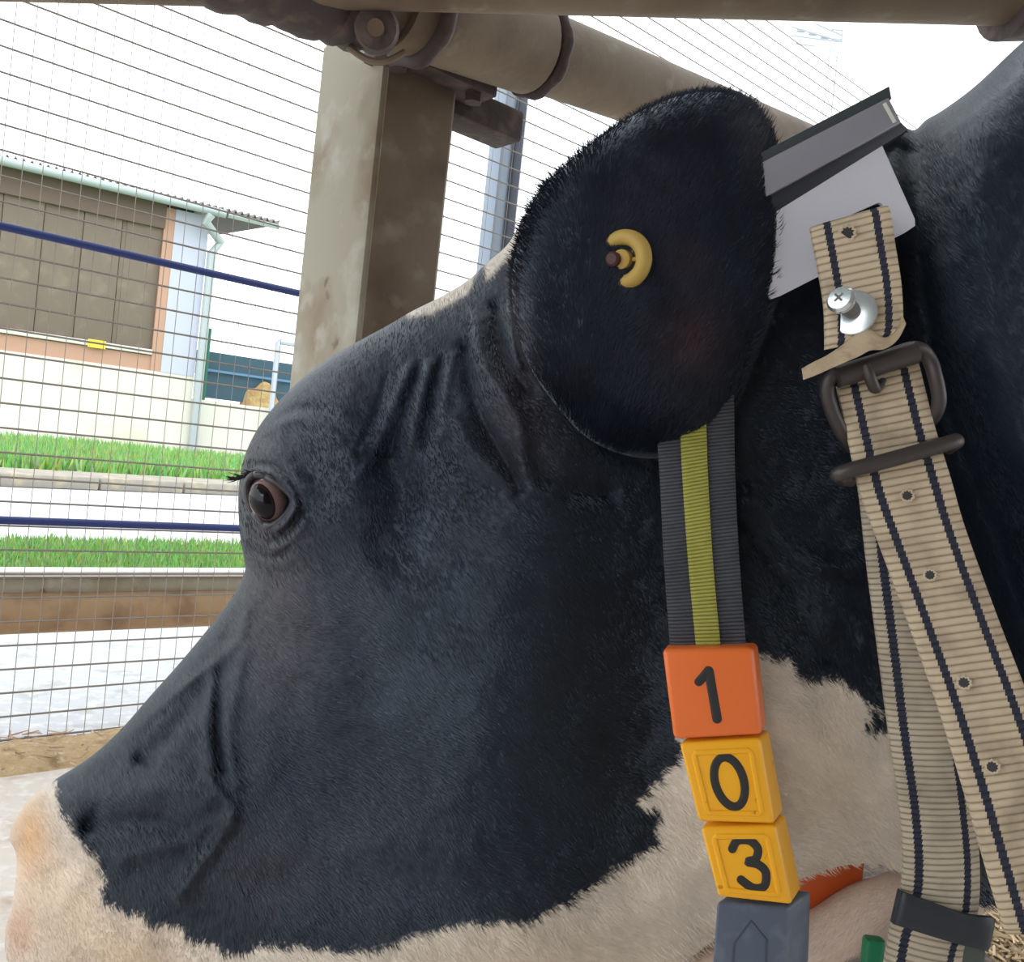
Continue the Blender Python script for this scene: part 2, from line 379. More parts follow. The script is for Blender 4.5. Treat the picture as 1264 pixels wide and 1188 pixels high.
hbox('sill', xL, xR - 0.1, zsill, zsill + (zcur - zsill) * .75, 0.05, 0.3, M_pink)
hbox('sill_rail', xL, xc, zcur - .12, zcur + 0.03, -0.06, 0.1, mat('white_rail', (0.7, 0.68, 0.62), .7), bev=0.02)
xm = sx(108, 424)
hbox('yellow_marker', xm, xm + 0.45, zcur - .16, zcur + .06, -0.10, 0.05, mat('yellow_marker_paint', (0.8, 0.62, 0.05), .6))
n = 0
xx = xL
cme = None
while xx < xc - 0.05:                                   # brown curtain in vertical folds
    if cme is None:
        cc = hbox('curtain_panel', 0, 0.96, 0, zeave + .3 - zcur, 0.0, 0.06, M_curtain, bev=0.02); cme = cc
        cc.location = Vector((0, 0, 0)); orig = cc
        for vtx in cc.data.vertices: vtx.co -= Vector((H0.x, H0.y, 0))
    else:
        cc = bpy.data.objects.new('curtain_panel', orig.data); COL.objects.link(cc); cc.parent = b
    q = H0 + HD * min(xx, xc - 0.96) + HN * (0.12 + 0.03 * (n % 2)); cc.location = (q.x, q.y, zcur); xx += 0.97; n += 1
hbox('curtain_backing', xL, xc, zcur - .1, ze0, 0.2, 0.05, M_curtain)
hbox('curtain_header', xL, xc + .02, zeave - .32, ze0 + .1, -0.02, 0.12, mat('header_brown', (0.17, 0.12, 0.10), .8))
hbox('pink_jamb', xc, xc + 0.28, zsill, zeave + .3, 0.0, 0.35, M_pink)
hbox('corner_pier', xc + 0.28, xR, zsill, zeave + .3, -0.02, 0.4, M_lilac)
hbox('back_wall', xL, xR, -0.1, zeave + .6, 6.0, 0.3, M_render)
hbox('end_wall', xR - 0.3, xR, -0.1, zeave + .5, 0.41, 5.6, M_render)
xg = sx(270, 284)
# roof sheet with corrugated front edge, gutter, elbow and down pipe
ze = zs(0, 205)
bm = bmesh.new(); nn = 220; xe = sx(338, 283)
tops = []
for i in range(nn + 1):
    x = xL + (xe - xL) * i / nn; zz2 = ze + 0.15 + 0.07 * math.cos(i * math.pi)
    q = H0 + HD * x + HN * -0.55; q2 = H0 + HD * x + HN * 7.0
    tops.append([bm.verts.new((q.x, q.y, zz2)), bm.verts.new((q2.x, q2.y, zz2 + 0.9)), bm.verts.new((q.x, q.y, zz2 - .04)), bm.verts.new((q2.x, q2.y, zz2 + .86))])
for i in range(nn):
    a_, c_ = tops[i], tops[i + 1]
    bm.faces.new((a_[0], c_[0], c_[1], a_[1])); bm.faces.new((a_[2], a_[3], c_[3], c_[2])); bm.faces.new((a_[0], a_[2], c_[2], c_[0])); bm.faces.new((a_[1], c_[1], c_[3], a_[3]))
bmobj('corrugated_roof', bm, M_roof, b, smooth=False)
def hp(x, z, off): q = H0 + HD * x + HN * off; return Vector((q.x, q.y, z))
bmobj('gutter', tube([hp(xL, ze, -0.62), hp(xg, ze, -0.62)], 0.12, 12), M_gutter, b)
bmobj('roof_end_board', tube([hp(xg + .1, ze + 0.02, -0.5), hp(xe, ze + .02, -0.5)], 0.08, 6), M_gutter, b)
xd = xR + 0.12
bmobj('down_pipe', tube([hp(xg - .4, ze - .1, -0.62), hp(xg - .5, ze - .35, -.55), hp(xd + .2, ze - .75, -0.22), hp(xd, ze - 1.1, -0.16), hp(xd, 0.0, -0.16)], 0.13, 12), M_gutter, b)
# things right of the building
tp = thing('screen_fence', 'dark teal board fence right of the building corner', 'fence')
x1, x2 = sx(243, 500), sx(331, 500)
zt, zb = zs(280, 433), zs(280, 492)
for k in range(4):
    hbox('board', x1 + 0.1, x2 + 1.5, zb + (zt - zb) * k / 4 - .02, zb + (zt - zb) * (k + 1) / 4 - .01, 1.0 + .02 * k % 2, 0.06, M_teal, tp)
hbox('blue_strip', x1 + .1, x2 + 1.5, zs(280, 459), zs(280, 456), 0.9, 0.05, mat('steel_blue', (0.12, 0.25, 0.42), .6), tp)
hbox('leg', x1 + 0.3, x1 + .45, 0, zb + .1, 1.0, 0.1, M_green, tp); hbox('leg', x2 + 0.3, x2 + .45, 0, zb + .1, 1.0, 0.1, M_green, tp)
o = tag(bmobj('green_pole', tube([hp(x1 + .35, 0, .75), hp(x1 + .35, zs(248, 400), .75)], 0.05, 8), M_green), 'thin green pole in front of the dark teal board fence', 'pole')
lw = thing('low_wall', 'low white wall below the dark teal board fence', 'wall')
hbox('wall_block', x1 - 0.5, x2 + 4, -.1, zs(280, 497), 0.35, 0.2, M_render, lw)
gf = thing('gate_frame', 'pale blue metal gate frame left of the steel post', 'gate')
xa, xb_ = sx(337, 500), sx(352, 500)
bmobj('upright', tube([hp(xa, 0, .1), hp(xa, zs(337, 420), .1)], 0.09, 8), M_lilac, gf)
bmobj('upright', tube([hp(xb_ + 1.2, 0, .1), hp(xb_ + 1.2, zs(337, 420), .1)], 0.09, 8), M_lilac, gf)
bmobj('top_bar', tube([hp(xa, zs(337, 420), .1), hp(xb_ + 1.2, zs(337, 420), .1)], 0.09, 8), M_lilac, gf)
q = hp(sx(330, 500), 0, .78); bm = bmesh.new(); bmesh.ops.create_icosphere(bm, subdivisions=4, radius=1)
for v in bm.verts:
    n3 = 1 + 0.05 * math.sin(v.co.x * 7 + v.co.y * 5) * math.cos(v.co.z * 6)
    v.co = Vector((v.co.x * 0.95 * n3, v.co.y * 0.2 * n3, max(v.co.z, -0.05) * (zs(325, 474, .78) ) * n3)) + q
tag(bmobj('hay_heap', bm, M_hay), 'brown hay heap at the low white wall beside the gate frame', 'hay', kind='stuff')

# floodlight mast far away
md = 55.0
mt = thing('floodlight_mast', 'thin lattice floodlight mast far off in the white sky', 'mast')
top = P(1030, 60, md); bot = Vector((top.x, top.y, 0))
bm = bmesh.new()
for s_ in (-0.25, 0.25):
    tube([bot + Vector((s_, 0, 0)), top + Vector((s_, 0, 0))], 0.045, 5, bm)
k = 0; z = 0.0
while z < top.z - 0.6:
    tube([Vector((bot.x - .25 + .5 * (k % 2), bot.y, z)), Vector((bot.x + .25 - .5 * (k % 2), bot.y, z + .75))], 0.035, 4, bm); z += .75; k += 1
while_ = 0
bmobj('lattice', bm, M_mast, mt)
bm = bmesh.new()
for (a_, c_) in (((977, 33), (1040, 52)), ((977, 44), (1038, 52)), ((982, 54), (1006, 57)), ((1008, 30), (1040, 44)), ((1026, 36), (1040, 38)), ((1040, 36), (1039, 52))):
    tube([P(*a_, md), P(*c_, md)], 0.055, 5, bm)
bmobj('lamp_arms', bm, M_mast, mt)
for i in range(4):
    a_ = P(984 + i * 15, 38 + i * 4, md); bmobj('flood_lamp', obox(a_, (0.5, 0, 0), (0, 0.2, 0), (0, 0, .18), .02), M_mast, mt)

# unseen roof and back wall, added to cut the light on the cow
slab('added_ceiling', [(-3.0, -3.5, 3.1), (6, -3.5, 3.1), (6, 1.3, 3.1), (-3.0, 1.3, 3.1)], 0.04, M_addedroof)
tag(bmobj('added_wall_back', obox((-1.2, -3.5, -0.1), (7.2, 0, 0), (0, 0.15, 0), (0, 0, 3.2)), M_addedwall, smooth=False), kind='structure')  # added wall behind the camera, keeps light from that side off the cow

# ------------------------------------------------------------------ steel post with pipe rails
post = thing('steel_post', 'weathered pale box steel post with brown right face', 'post')
PC = V(455, 250, P(455, 250, 1.12), 0.3); pc = Vector((PC.x, PC.y, 0))
ptop = P(455, 5, 1.12).z
bmobj('post_body', obox(pc, FD * 0.120, -FN * 0.172, UPZ * ptop, 0.010), M_post, post)
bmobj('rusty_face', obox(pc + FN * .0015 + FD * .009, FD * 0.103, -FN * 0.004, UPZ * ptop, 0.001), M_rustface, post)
bmobj('top_plate', obox(pc - FD * 0.012 + FN * 0.035 + UPZ * (ptop - .07), FD * 0.17, -FN * 0.065, UPZ * 0.016, 0.003), M_rust, post)
for a_ in ((0.01, 0.02), (0.13, 0.02)):
    q = pc + FD * a_[0] + FN * a_[1] + UPZ * (ptop - 0.083)
    bmobj('bolt', tube([q, q + UPZ * 0.05], 0.012, 6), M_rust, post)
bmobj('foot_plate', obox(pc - FD * 0.04 + FN * 0.04, FD * 0.2, -FN * 0.25, UPZ * 0.012, 0.003), M_rust, post)
bmobj('gusset', obox(pc + FD * 0.115 - FN * 0.02 + UPZ * (ptop - 0.088), FD * 0.14, -FN * 0.06, UPZ * 0.045, 0.006), M_rust, post)
# long pipe
A1, A2 = P(500, 0, 1.04), P(950, 172, 1.67); ad = (A2 - A1).normalized(); AL = (A2 - A1).length
def onpipe(u):
    # point on the pipe axis that projects to column u
    n_ = ray(u, 0).cross(up); t = (CAM - A1).dot(n_) / ad.dot(n_); return A1 + ad * t
pr = thing('pipe_rail', 'brown dirty steel pipe running diagonally behind the cow ear', 'pipe')
bmobj('pipe', tube([onpipe(400), A2 + ad * 2.5], 0.052, 32), M_pipe, pr)
bmobj('sleeve', tube([onpipe(478), onpipe(482), onpipe(652), onpipe(656)], [0.050, 0.059, 0.059, 0.050], 32), M_pipe, pr)
def ring(axisp, r, t, name, m, parent, wob=0.0):
    a_ = ad.orthogonal().normalized(); b_ = ad.cross(a_)
    pts = [axisp + (r + wob * math.sin(5 * k)) * (math.cos(k * math.pi / 20) * a_ + math.sin(k * math.pi / 20) * b_) for k in range(40)]
    return bmobj(name, tube(pts, t, 10, closed=True), m, parent)
ring(onpipe(662), 0.053, 0.010, 'weld_ring', M_rust, pr, 0.002)
ring(onpipe(516), 0.060, 0.011, 'weld_ring', M_rust, pr, 0.002)
dk = []
for i in range(26):
    p_ = onpipe(452) - ad * (0.012 * i); dk.append(p_ + UPZ * -0.016)
for i in range(14): dk.append(dk[-1] - ad * 0.03)
bmobj('rusty_end_section', tube(dk, [0.056 + random.uniform(-.003, .004) for _ in dk], 28), M_rust, pr)
q = P(464, 34, 0.985)
bmobj('socket', tube([q - ray(464, 34) * 0.04, q + ray(464, 34) * 0.05], [0.022, 0.030], 18, cap=True), M_rust, pr)
bmobj('socket_pin', tube([q - ray(464, 34) * 0.055, q], 0.009, 12), M_pipe, pr)
pts = [P(430 + 70 * t, 58 + 26 * math.sin(math.pi * t) * .6 + 6 * t, 0.99) for t in np.linspace(0, 1, 12)]
bmobj('clamp_bolt_loop', tube(pts, 0.004, 8), M_pipe, pr)
# near pipe across the top of the frame
tpz = thing('overhead_pipe', 'pale brown steel pipe crossing the top edge of the photo', 'pipe')
T1 = P(200, -58, 0.9)
T2 = P(1500, -24, 1.0)
T1 = T1 + (T1 - T2) * 0.6
def onT(u):
    d_ = (T2 - T1).normalized(); n_ = ray(u, 0).cross(up); t = (CAM - T1).dot(n_) / d_.dot(n_); return T1 + d_ * t
bmobj('pipe', tube([T1, onT(1250)], [0.045, 0.050], 32), M_pipe, tpz)
td = (T2 - T1).normalized()
bmobj('coupling', tube([onT(1246), onT(1300), onT(1305) + UPZ * .02, onT(1306) + UPZ * .9], [0.066, .066, .06, .06], 32), M_rust, tpz)

# ================================================================== THE COW
CT = [(14,1122),(6,1153),(11,1190),(30,1235),(70,1280),(130,1310),(250,1332),(400,1345),(550,1338),(680,1300),(780,1240),(860,1178),(905,1142),(960,1102),
      (1010,1077),(1070,1066),(1115,1078),(1170,1100),(1225,1120),(1300,1060),(1400,1010),(1700,920),(2100,870),(2600,860),(2800,820),(2900,600),(2920,300),(2900,-50),
      (2800,-180),(2500,-240),(2100,-230),(1800,-230),(1600,-200),(1450,-110),(1330,-5),(1264,50),(1205,105),(1165,135),(1143,148),(1130,160),(1119,158),(1106,150),(1075,170),
      (1000,205),(900,212),(800,212),(720,216),(680,232),(650,262),(628,300),(603,323),(576,347),(543,367),(509,384),(480,401),(445,420),(410,440),(372,468),(342,498),
      (319,528),(303,560),(296,590),(294,620),(296,660),(301,688),(302,706),(288,735),(262,770),(225,815),(185,860),(150,900),(120,928),(95,946),(69,962),(45,979),
      (28,998),(16,1018),(12,1037),(19,1052),(20,1080)]
C = crom(CT, 6, closed=True)
def seg_dist(x, y, poly, closed):
    """distance to polyline (chunked)"""
    a = poly; b_ = np.roll(poly, -1, 0)
    if not closed: a, b_ = poly[:-1], poly[1:]
    out = np.full(x.shape, 1e9); nx = np.zeros(x.shape); ny = np.zeros(x.shape)
    for (ax, ay), (bx, by) in zip(a, b_):
        dx, dy = bx - ax, by - ay; L2 = dx * dx + dy * dy + 1e-9
        t = np.clip(((x - ax) * dx + (y - ay) * dy) / L2, 0, 1)
        px, py = ax + t * dx, ay + t * dy; d = (x - px) ** 2 + (y - py) ** 2
        k = d < out; out = np.where(k, d, out); nx = np.where(k, px, nx); ny = np.where(k, py, ny)
    return np.sqrt(out), nx, ny
def inside(x, y, poly):
    r = np.zeros(x.shape, bool); n = len(poly)
    for i in range(n):
        (x1, y1), (x2, y2) = poly[i], poly[(i + 1) % n]
        if y1 == y2: continue
        c = ((y1 > y) != (y2 > y)) & (x < (x2 - x1) * (y - y1) / (y2 - y1) + x1); r ^= c
    return r
def sd_poly(x, y, poly):
    d, _, _ = seg_dist(x, y, np.array(poly, float), True); return np.where(inside(x, y, poly), d, -d)
def ip(x, xs, ys): return np.interp(x, xs, ys)
def ipx(x, xs, ys):
    X = np.arange(-200, 3200, 5.0); Y = np.interp(X, xs, ys); k = np.hanning(41); k /= k.sum(); Yp = np.pad(Y, 20, mode='edge')
    return np.interp(x, X, np.convolve(Yp, k, 'valid'))
def ss(a, b_, x):
    if a > b_: return 1 - ss(b_, a, x)
    t = np.clip((x - a) / (b_ - a), 0, 1); return t * t * (3 - 2 * t)

WHITE = [(69,960),(75,1000),(88,1030),(97,1042),(118,1065),(131,1090),(120,1120),(148,1118),(192,1140),(223,1149),(247,1165),(292,1180),(319,1166),(378,1168),
         (420,1175),(466,1169),(515,1152),(545,1142),(623,1144),(662,1135),(707,1108),(741,1088),(780,1066),(810,1042),(807,1024),(817,1007),(797,990),(820,962),(832,940),
         (850,880),(900,815),(940,812),(975,815),(985,835),(1010,842),(1032,836),(1062,862),(1082,882),(1070,900),(1094,908),(1118,900),(1125,1100),(1100,1500),(-60,1500),(-60,955)]
WH2 = [(490,375),(505,392),(530,387),(556,374),(577,360),(590,330),(560,330)]
WH3 = [(600,345),(625,322),(640,305),(652,285),(665,262),(700,222),(640,200),(600,300)]
def coatcol(u, v):
    n1 = fbm(u, v, 26, 11, 4) * 9
    ang = vnoise(u, v, 3.0, 77) * 5
    s = sd_poly(u, v, WHITE) + n1 * .6 + ang
    s2 = np.maximum(sd_poly(u, v, WH2), sd_poly(u, v, WH3)) + n1 * .25 + ang * .3
    wm = np.clip(np.maximum(s, s2) / 5 + .5, 0, 1)
    blk = np.stack([0.0080 + 0 * u, 0.0122 + 0 * u, 0.0225 + 0 * u], -1)
    # brown-tinged areas of the black coat (below the eye, muzzle folds, brow)
    br = np.exp(-(((u - 345) / 60) ** 2 + ((v - 760) / 110) ** 2)) + .7 * np.exp(-(((u - 640) / 50) ** 2 + ((v - 500) / 90) ** 2)) + .6 * np.exp(-(((u - 320) / 30) ** 2 + ((v - 600) / 90) ** 2)) + .5 * np.exp(-(((u - 330) / 90) ** 2 + ((v - 1080) / 60) ** 2))
    blk = blk + br[:, None] * np.array([0.026, 0.013, 0.008])
    sheen_lift = np.exp(-(((u - 560) / 170) ** 2 + ((v - 880) / 230) ** 2)) + .6 * np.exp(-(((u - 430) / 90) ** 2 + ((v - 1050) / 80) ** 2)) + 1.2 * np.exp(-(((u - 1235) / 75) ** 2 + ((v - 330) / 210) ** 2)) + .5 * np.exp(-(((u - 560) / 60) ** 2 + ((v - 480) / 60) ** 2))  # sheen on cheek, forehead and shoulder, put into the coat colour
    blk = blk + sheen_lift[:, None] * np.array([0.010, 0.015, 0.018])
    blk = blk * (1 + .20 * fbm(u, v, 40, 5, 4))[:, None]
    dk = ss(600, 800, u) * (1 - ss(1090, 1230, u)); blk = blk * (1 - .55 * dk)[:, None]  # shade right of the cheek and on the neck, painted into the coat
    wt = np.stack([0.70 + 0 * u, 0.62 + 0 * u, 0.53 + 0 * u], -1)
    tint = lambda cu, cv, a, b_, c, k: wt * (1 - k * np.exp(-(((u - cu) / a) ** 2 + ((v - cv) / b_) ** 2))[:, None] * (1 - np.array(c)))
    wt = tint(35, 1030, 26, 55, (1.0, .68, .38), .9); wt = tint(80, 1130, 60, 90, (1.0, .84, .66), .6)
    wt = tint(20, 1150, 22, 40, (.85, .55, .40), .7); wt = tint(170, 1180, 60, 45, (.98, .78, .58), .6)
    wt = tint(640, 1180, 200, 40, (.85, .78, .68), .6); wt = tint(1010, 960, 110, 160, (.88, .80, .70), .5)
    wt = wt * (1 + .10 * fbm(u, v, 50, 21, 4))[:, None]
    return blk * (1 - wm)[:, None] + wt * wm[:, None], wm

EYEPOLY = [(306,600),(312,590),(322,588),(338,596),(352,606),(360,618),(354,632),(343,643),(331,647),(318,636),(308,620)]
EYES = [tuple(p) for p in crom(EYEPOLY, 4, closed=True)]
# (polyline, width px, height m) : positive is a ridge, negative a crease
FOLDS = [
 ([(298,560),(325,556),(352,572),(372,600)], 13, .0065), ([(303,588),(320,581),(342,588),(364,608)], 5, .0045),
 ([(308,574),(335,574),(358,592),(372,620)], 4, -.0035),
 ([(306,604),(312,628),(330,652),(350,648),(366,624)], 5, .005), ([(306,650),(328,668),(352,660),(372,632)], 5, -.004),
 ([(308,662),(330,680),(356,670),(376,645)], 6, .003), ([(322,684),(340,688),(358,676)], 4, -.003), ([(318,696),(345,698),(366,682)], 7, .002),
 ([(318,540),(345,522),(385,520),(420,545)], 8, .004), ([(330,525),(365,505),(400,505)], 5, -.003),
 ([(301,700),(299,780),(262,820),(206,862),(158,906)], 7, .006), ([(285,760),(250,850),(215,900),(175,940)], 12, -.007),
 ([(268,800),(256,860),(254,900),(261,965),(288,1003),(262,1048),(222,1104)], 9, .0060), ([(302,800),(284,883),(284,930),(292,969)], 9, .0050),
 ([(290,740),(322,800),(330,900),(330,960)], 22, .004), ([(272,830),(269,900),(276,950)], 6, -.005),
 ([(95,985),(150,985),(210,975),(250,990)], 20, .006), ([(110,1020),(180,1015),(250,1035)], 12, -.005), ([(150,1060),(220,1040),(280,1010)], 10, .004),
 ([(172,934),(186,946)], 6, -.005), ([(120,1000),(105,1030),(118,1050)], 8, -.004),
 ([(505,455),(485,500),(462,560),(440,590)], 7, .004), ([(530,450),(515,510),(500,570)], 7, .005), ([(560,440),(548,500),(545,540)], 6, .003),
 ([(518,450),(500,505),(482,560)], 5, -.004), ([(545,445),(532,500),(522,550)], 5, -.004), ([(478,465),(465,505),(440,560)], 5, -.002),
 ([(590,395),(600,450),(635,510),(650,580)], 11, .008), ([(612,380),(622,440),(650,480)], 9, -.008), ([(575,430),(585,490),(610,545),(640,600)], 10, -.008),
 ([(560,520),(585,560),(620,590),(680,610)], 12, .006), ([(640,350),(632,400),(640,450)], 9, .010), ([(655,560),(690,600),(750,610)], 14, -.006),
 ([(480,560),(500,610),(480,680)], 30, -.012), ([(420,500),(440,560),(410,640)], 34, .006),
 ([(380,700),(360,800),(400,900)], 40, .006), ([(400,620),(430,750),(470,850)], 24, -.004),
 ([(640,680),(600,840),(560,1000)], 70, .010), ([(330,1090),(420,1080),(520,1100)], 30, -.004), ([(440,1030),(540,1060),(640,1040)], 30, .003),
 ([(930,620),(990,690),(1075,700)], 16, .006), ([(905,600),(960,700),(1010,800)], 22, -.006),
 ([(20,1075),(50,1085),(80,1070)], 9, -.004), ([(70,1120),(110,1060),(90,1010)], 14, .004), ([(120,1160),(180,1170),(240,1185)], 12, .003), ([(1000,900),(1060,980),(1100,1040)], 40, .008),
 ([(700,1180),(800,1120),(880,1060)], 24, .004), ([(900,990),(960,1020),(1040,1040)], 16, -.003),
]
SHO = np.array([(1120,150),(1132,230),(1138,330),(1150,430),(1180,540),(1220,640),(1264,760),(1330,900)], float)
def width_px(u, v, d):
    R = ipx(u, [0, 120, 400, 1100, 1264, 1800], [75, 120, 190, 150, 120, 420])
    A = ipx(u, [0, 150, 300, 500, 900, 1100, 1264, 1600, 2200, 2900], [.060, .082, .10, .112, .112, .105, .13, .24, .33, .25])
    t = np.clip(d / R, 0, 1); w_ = A * np.sqrt(np.clip(1 - (1 - t) ** 2, 0, 1))
    return w_, A
def front_of(u): return ipx(u, [0, 150, 300, 600, 900, 1100, 1264, 1600, 2200, 2900], [.715, .675, .635, .580, .575, .590, .60, .62, .70, .85])
def relief(u, v, d):
    h = np.zeros(u.shape)
    G_ = lambda cu, cv, a, b_, k: k * np.exp(-(((u - cu) / a) ** 2 + ((v - cv) / b_) ** 2))
    h += G_(520, 860, 170, 240, .018) - G_(800, 820, 95, 330, .022) - G_(490, 600, 60, 90, .010) + G_(1000, 900, 120, 170, .012)
    h += G_(650, 520, 70, 100, .010) - G_(960, 560, 110, 260, .012) - G_(150, 950, 40, 40, .004) + G_(1250, 330, 90, 220, .008)
    h += G_(330, 620, 45, 60, .012)
    for pl, wd, k in FOLDS:
        pl = crom(pl, 4) if len(pl) > 2 else np.array(pl, float)
        x0_, y0_ = pl.min(0) - 3 * wd; x1_, y1_ = pl.max(0) + 3 * wd
        m_ = (u > x0_) & (u < x1_) & (v > y0_) & (v < y1_)
        dd, _, _ = seg_dist(u[m_], v[m_], pl, False); h[m_] += k * np.exp(-(dd / wd) ** 2)
    h += .0016 * fbm(u, v, 60, 31, 3) + .0005 * fbm(u, v, 12, 41, 3)
    # shoulder bulge right of the neck groove
    dd, nx, ny = seg_dist(u, v, SHO, False); sgn = np.where(u > ip(v, SHO[:, 1], SHO[:, 0]), 1, -1)
    h += .045 * ss(-10, 90, dd * sgn) - .025 * ss(-110, -10, dd * sgn) * (1 - ss(-10, 60, dd * sgn)) * ss(900, 1050, u)
    e = sd_poly(u, v, EYES); h -= .020 * ss(-1.0, 3.0, e)
    return h * np.clip(d / 26, 0, 1)
us = np.unique(np.concatenate([np.arange(0, 282, 3.0), np.arange(282, 382, 1.5), np.arange(382, 1300, 3.0), 1300 + np.cumsum(np.linspace(4, 40, 80))]))
us = np.concatenate([[-5, -2.0], us])
vs_ = np.unique(np.concatenate([np.arange(-300, -20, 14.0), np.arange(-20, 540, 3.0), np.arange(540, 705, 1.5), np.arange(705, 1195, 3.0), np.arange(1195, 1370, 8.0)]))
U, Vv = np.meshgrid(us, vs_, indexing='ij')
u, v = U.ravel(), Vv.ravel()
d, nx, ny = seg_dist(u, v, C, True); ins = inside(u, v, [tuple(q) for q in C])
I = ins.reshape(U.shape); cell = I[:-1, :-1] | I[1:, :-1] | I[1:, 1:] | I[:-1, 1:]
idx = np.arange(u.size).reshape(U.shape)
quads = np.stack([idx[:-1, :-1], idx[1:, :-1], idx[1:, 1:], idx[:-1, 1:]], -1)[cell]
uu = np.where(ins, u, nx); vv2 = np.where(ins, v, ny); dd = np.where(ins, d, 0.0)
W, A = width_px(uu, vv2, dd)
mid = front_of(uu) + A
rel = relief(uu, vv2, dd)
fd = mid - W - rel; bd = mid + W + rel * .6
used = np.zeros(u.size, bool); used[quads.ravel()] = True
remap = -np.ones(u.size, int); remap[used] = np.arange(used.sum())
ff = remap[quads]
fp_ = Pn(uu[used], vv2[used], fd[used]); bp_ = Pn(uu[used], vv2[used], bd[used])
inn = ins[used]; nF = len(fp_)
bidx = np.where(inn, nF + np.cumsum(inn) - 1, np.arange(nF))
verts = np.concatenate([fp_, bp_[inn]])
faces = np.concatenate([ff[:, ::-1], bidx[ff]])
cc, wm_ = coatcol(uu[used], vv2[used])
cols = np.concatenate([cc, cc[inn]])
# depth lookup for the front of the body, for hair and worn things
FDG = fd.reshape(U.shape)
def front_depth(x, y):
    i = np.clip(np.searchsorted(us, x) - 1, 0, len(us) - 2); j = np.clip(np.searchsorted(vs_, y) - 1, 0, len(vs_) - 2)
    a_ = np.clip((x - us[i]) / (us[i + 1] - us[i]), 0, 1); b_ = np.clip((y - vs_[j]) / (vs_[j + 1] - vs_[j]), 0, 1)
    return (FDG[i, j] * (1 - a_) + FDG[i + 1, j] * a_) * (1 - b_) + (FDG[i, j + 1] * (1 - a_) + FDG[i + 1, j + 1] * a_) * b_
fdp = lambda x, y: float(front_depth(np.array([float(x)]), np.array([float(y)]))[0])

# ---- the near ear
EC = [(850,560),(790,566),(730,545),(690,505),(655,455),(636,400),(632,340),(646,280),(670,235),(705,200),(745,168),(790,138),(838,118),(880,112),(915,120),(942,145),
      (958,185),(967,235),(970,290),(962,350),(945,400),(925,450),(905,500),(885,540)]
E = crom(EC, 6, closed=True)
eu = np.arange(626, 976, 3.0); ev = np.arange(108, 572, 3.0); EU, EV = np.meshgrid(eu, ev, indexing='ij'); x, y = EU.ravel(), EV.ravel()
ed, ex, ey = seg_dist(x, y, E, True); ei = inside(x, y, [tuple(q) for q in E]); EI = ei.reshape(EU.shape)
cell = EI[:-1, :-1] | EI[1:, :-1] | EI[1:, 1:] | EI[:-1, 1:]; idx = np.arange(x.size).reshape(EU.shape)
q4 = np.stack([idx[:-1, :-1], idx[1:, :-1], idx[1:, 1:], idx[:-1, 1:]], -1)[cell]
x2_ = np.where(ei, x, ex); y2_ = np.where(ei, y, ey); e2 = np.where(ei, ed, 0)
def ear_mid(x, y, e):
    t = np.clip(e / 150, 0, 1)
    z = .555 - .045 * np.sqrt(1 - (1 - t) ** 2)                          # domed towards the camera
    z = z + .035 * ss(420, 570, y) + .00008 * (x - 800)
    z -= .0010 * np.exp(-((x - 780 - .25 * (y - 300)) / 18) ** 2) * ss(180, 260, y) * (1 - ss(430, 500, y))
    z += .0015 * np.exp(-((x - 690 - .1 * (y - 300)) / 22) ** 2) * ss(200, 280, y)
    return z + .0010 * fbm(x, y, 40, 61, 3)
em = ear_mid(x2_, y2_, e2); et = .0035 * np.sqrt(np.clip(1 - (1 - np.clip(e2 / 9, 0, 1)) ** 2, 0, 1)) + .02 * ss(400, 560, y2_) * np.clip(e2 / 60, 0, 1)
u_ = np.zeros(x.size, bool); u_[q4.ravel()] = True; rm = -np.ones(x.size, int); rm[u_] = np.arange(u_.sum()); qf = rm[q4]
p1 = Pn(x2_[u_], y2_[u_], (em - et)[u_]); p2 = Pn(x2_[u_], y2_[u_], (em + et)[u_]); inn = ei[u_]; n1 = len(p1)
bi = np.where(inn, n1 + np.cumsum(inn) - 1, np.arange(n1))
def earcol(x, y):
    c = np.stack([0.0064 + 0 * x, 0.0092 + 0 * x, 0.0195 + 0 * x], -1)
    for cu, cv, a_, b_, k in ((850, 425, 38, 45, .035), (845, 330, 26, 26, .014), (820, 230, 60, 60, .005), (770, 300, 50, 60, .004)):
        c = c + np.exp(-(((x - cu) / a_) ** 2 + ((y - cv) / b_) ** 2))[:, None] * np.array([k, k * .35, k * .25])
    rim = np.exp(-((x - 640) / 20) ** 2) * ss(300, 400, y) + .8 * ss(880, 950, x) * (1 - ss(160, 260, y))
    return c * (1 + .3 * fbm(x, y, 30, 8, 3))[:, None] + rim[:, None] * np.array([.045, .043, .046])
ec = earcol(x2_[u_], y2_[u_])
off = len(verts)
verts = np.concatenate([verts, p1, p2[inn]]); faces = np.concatenate([faces, qf[:, ::-1] + off, bi[qf] + off]); cols = np.concatenate([cols, ec, ec[inn]])
EM = (em - et).reshape(EU.shape)
def ear_front(x, y):
    i = np.clip(((x - 626) / 3).astype(int), 0, len(eu) - 2); j = np.clip(((y - 108) / 3).astype(int), 0, len(ev) - 2); return EM[i, j]
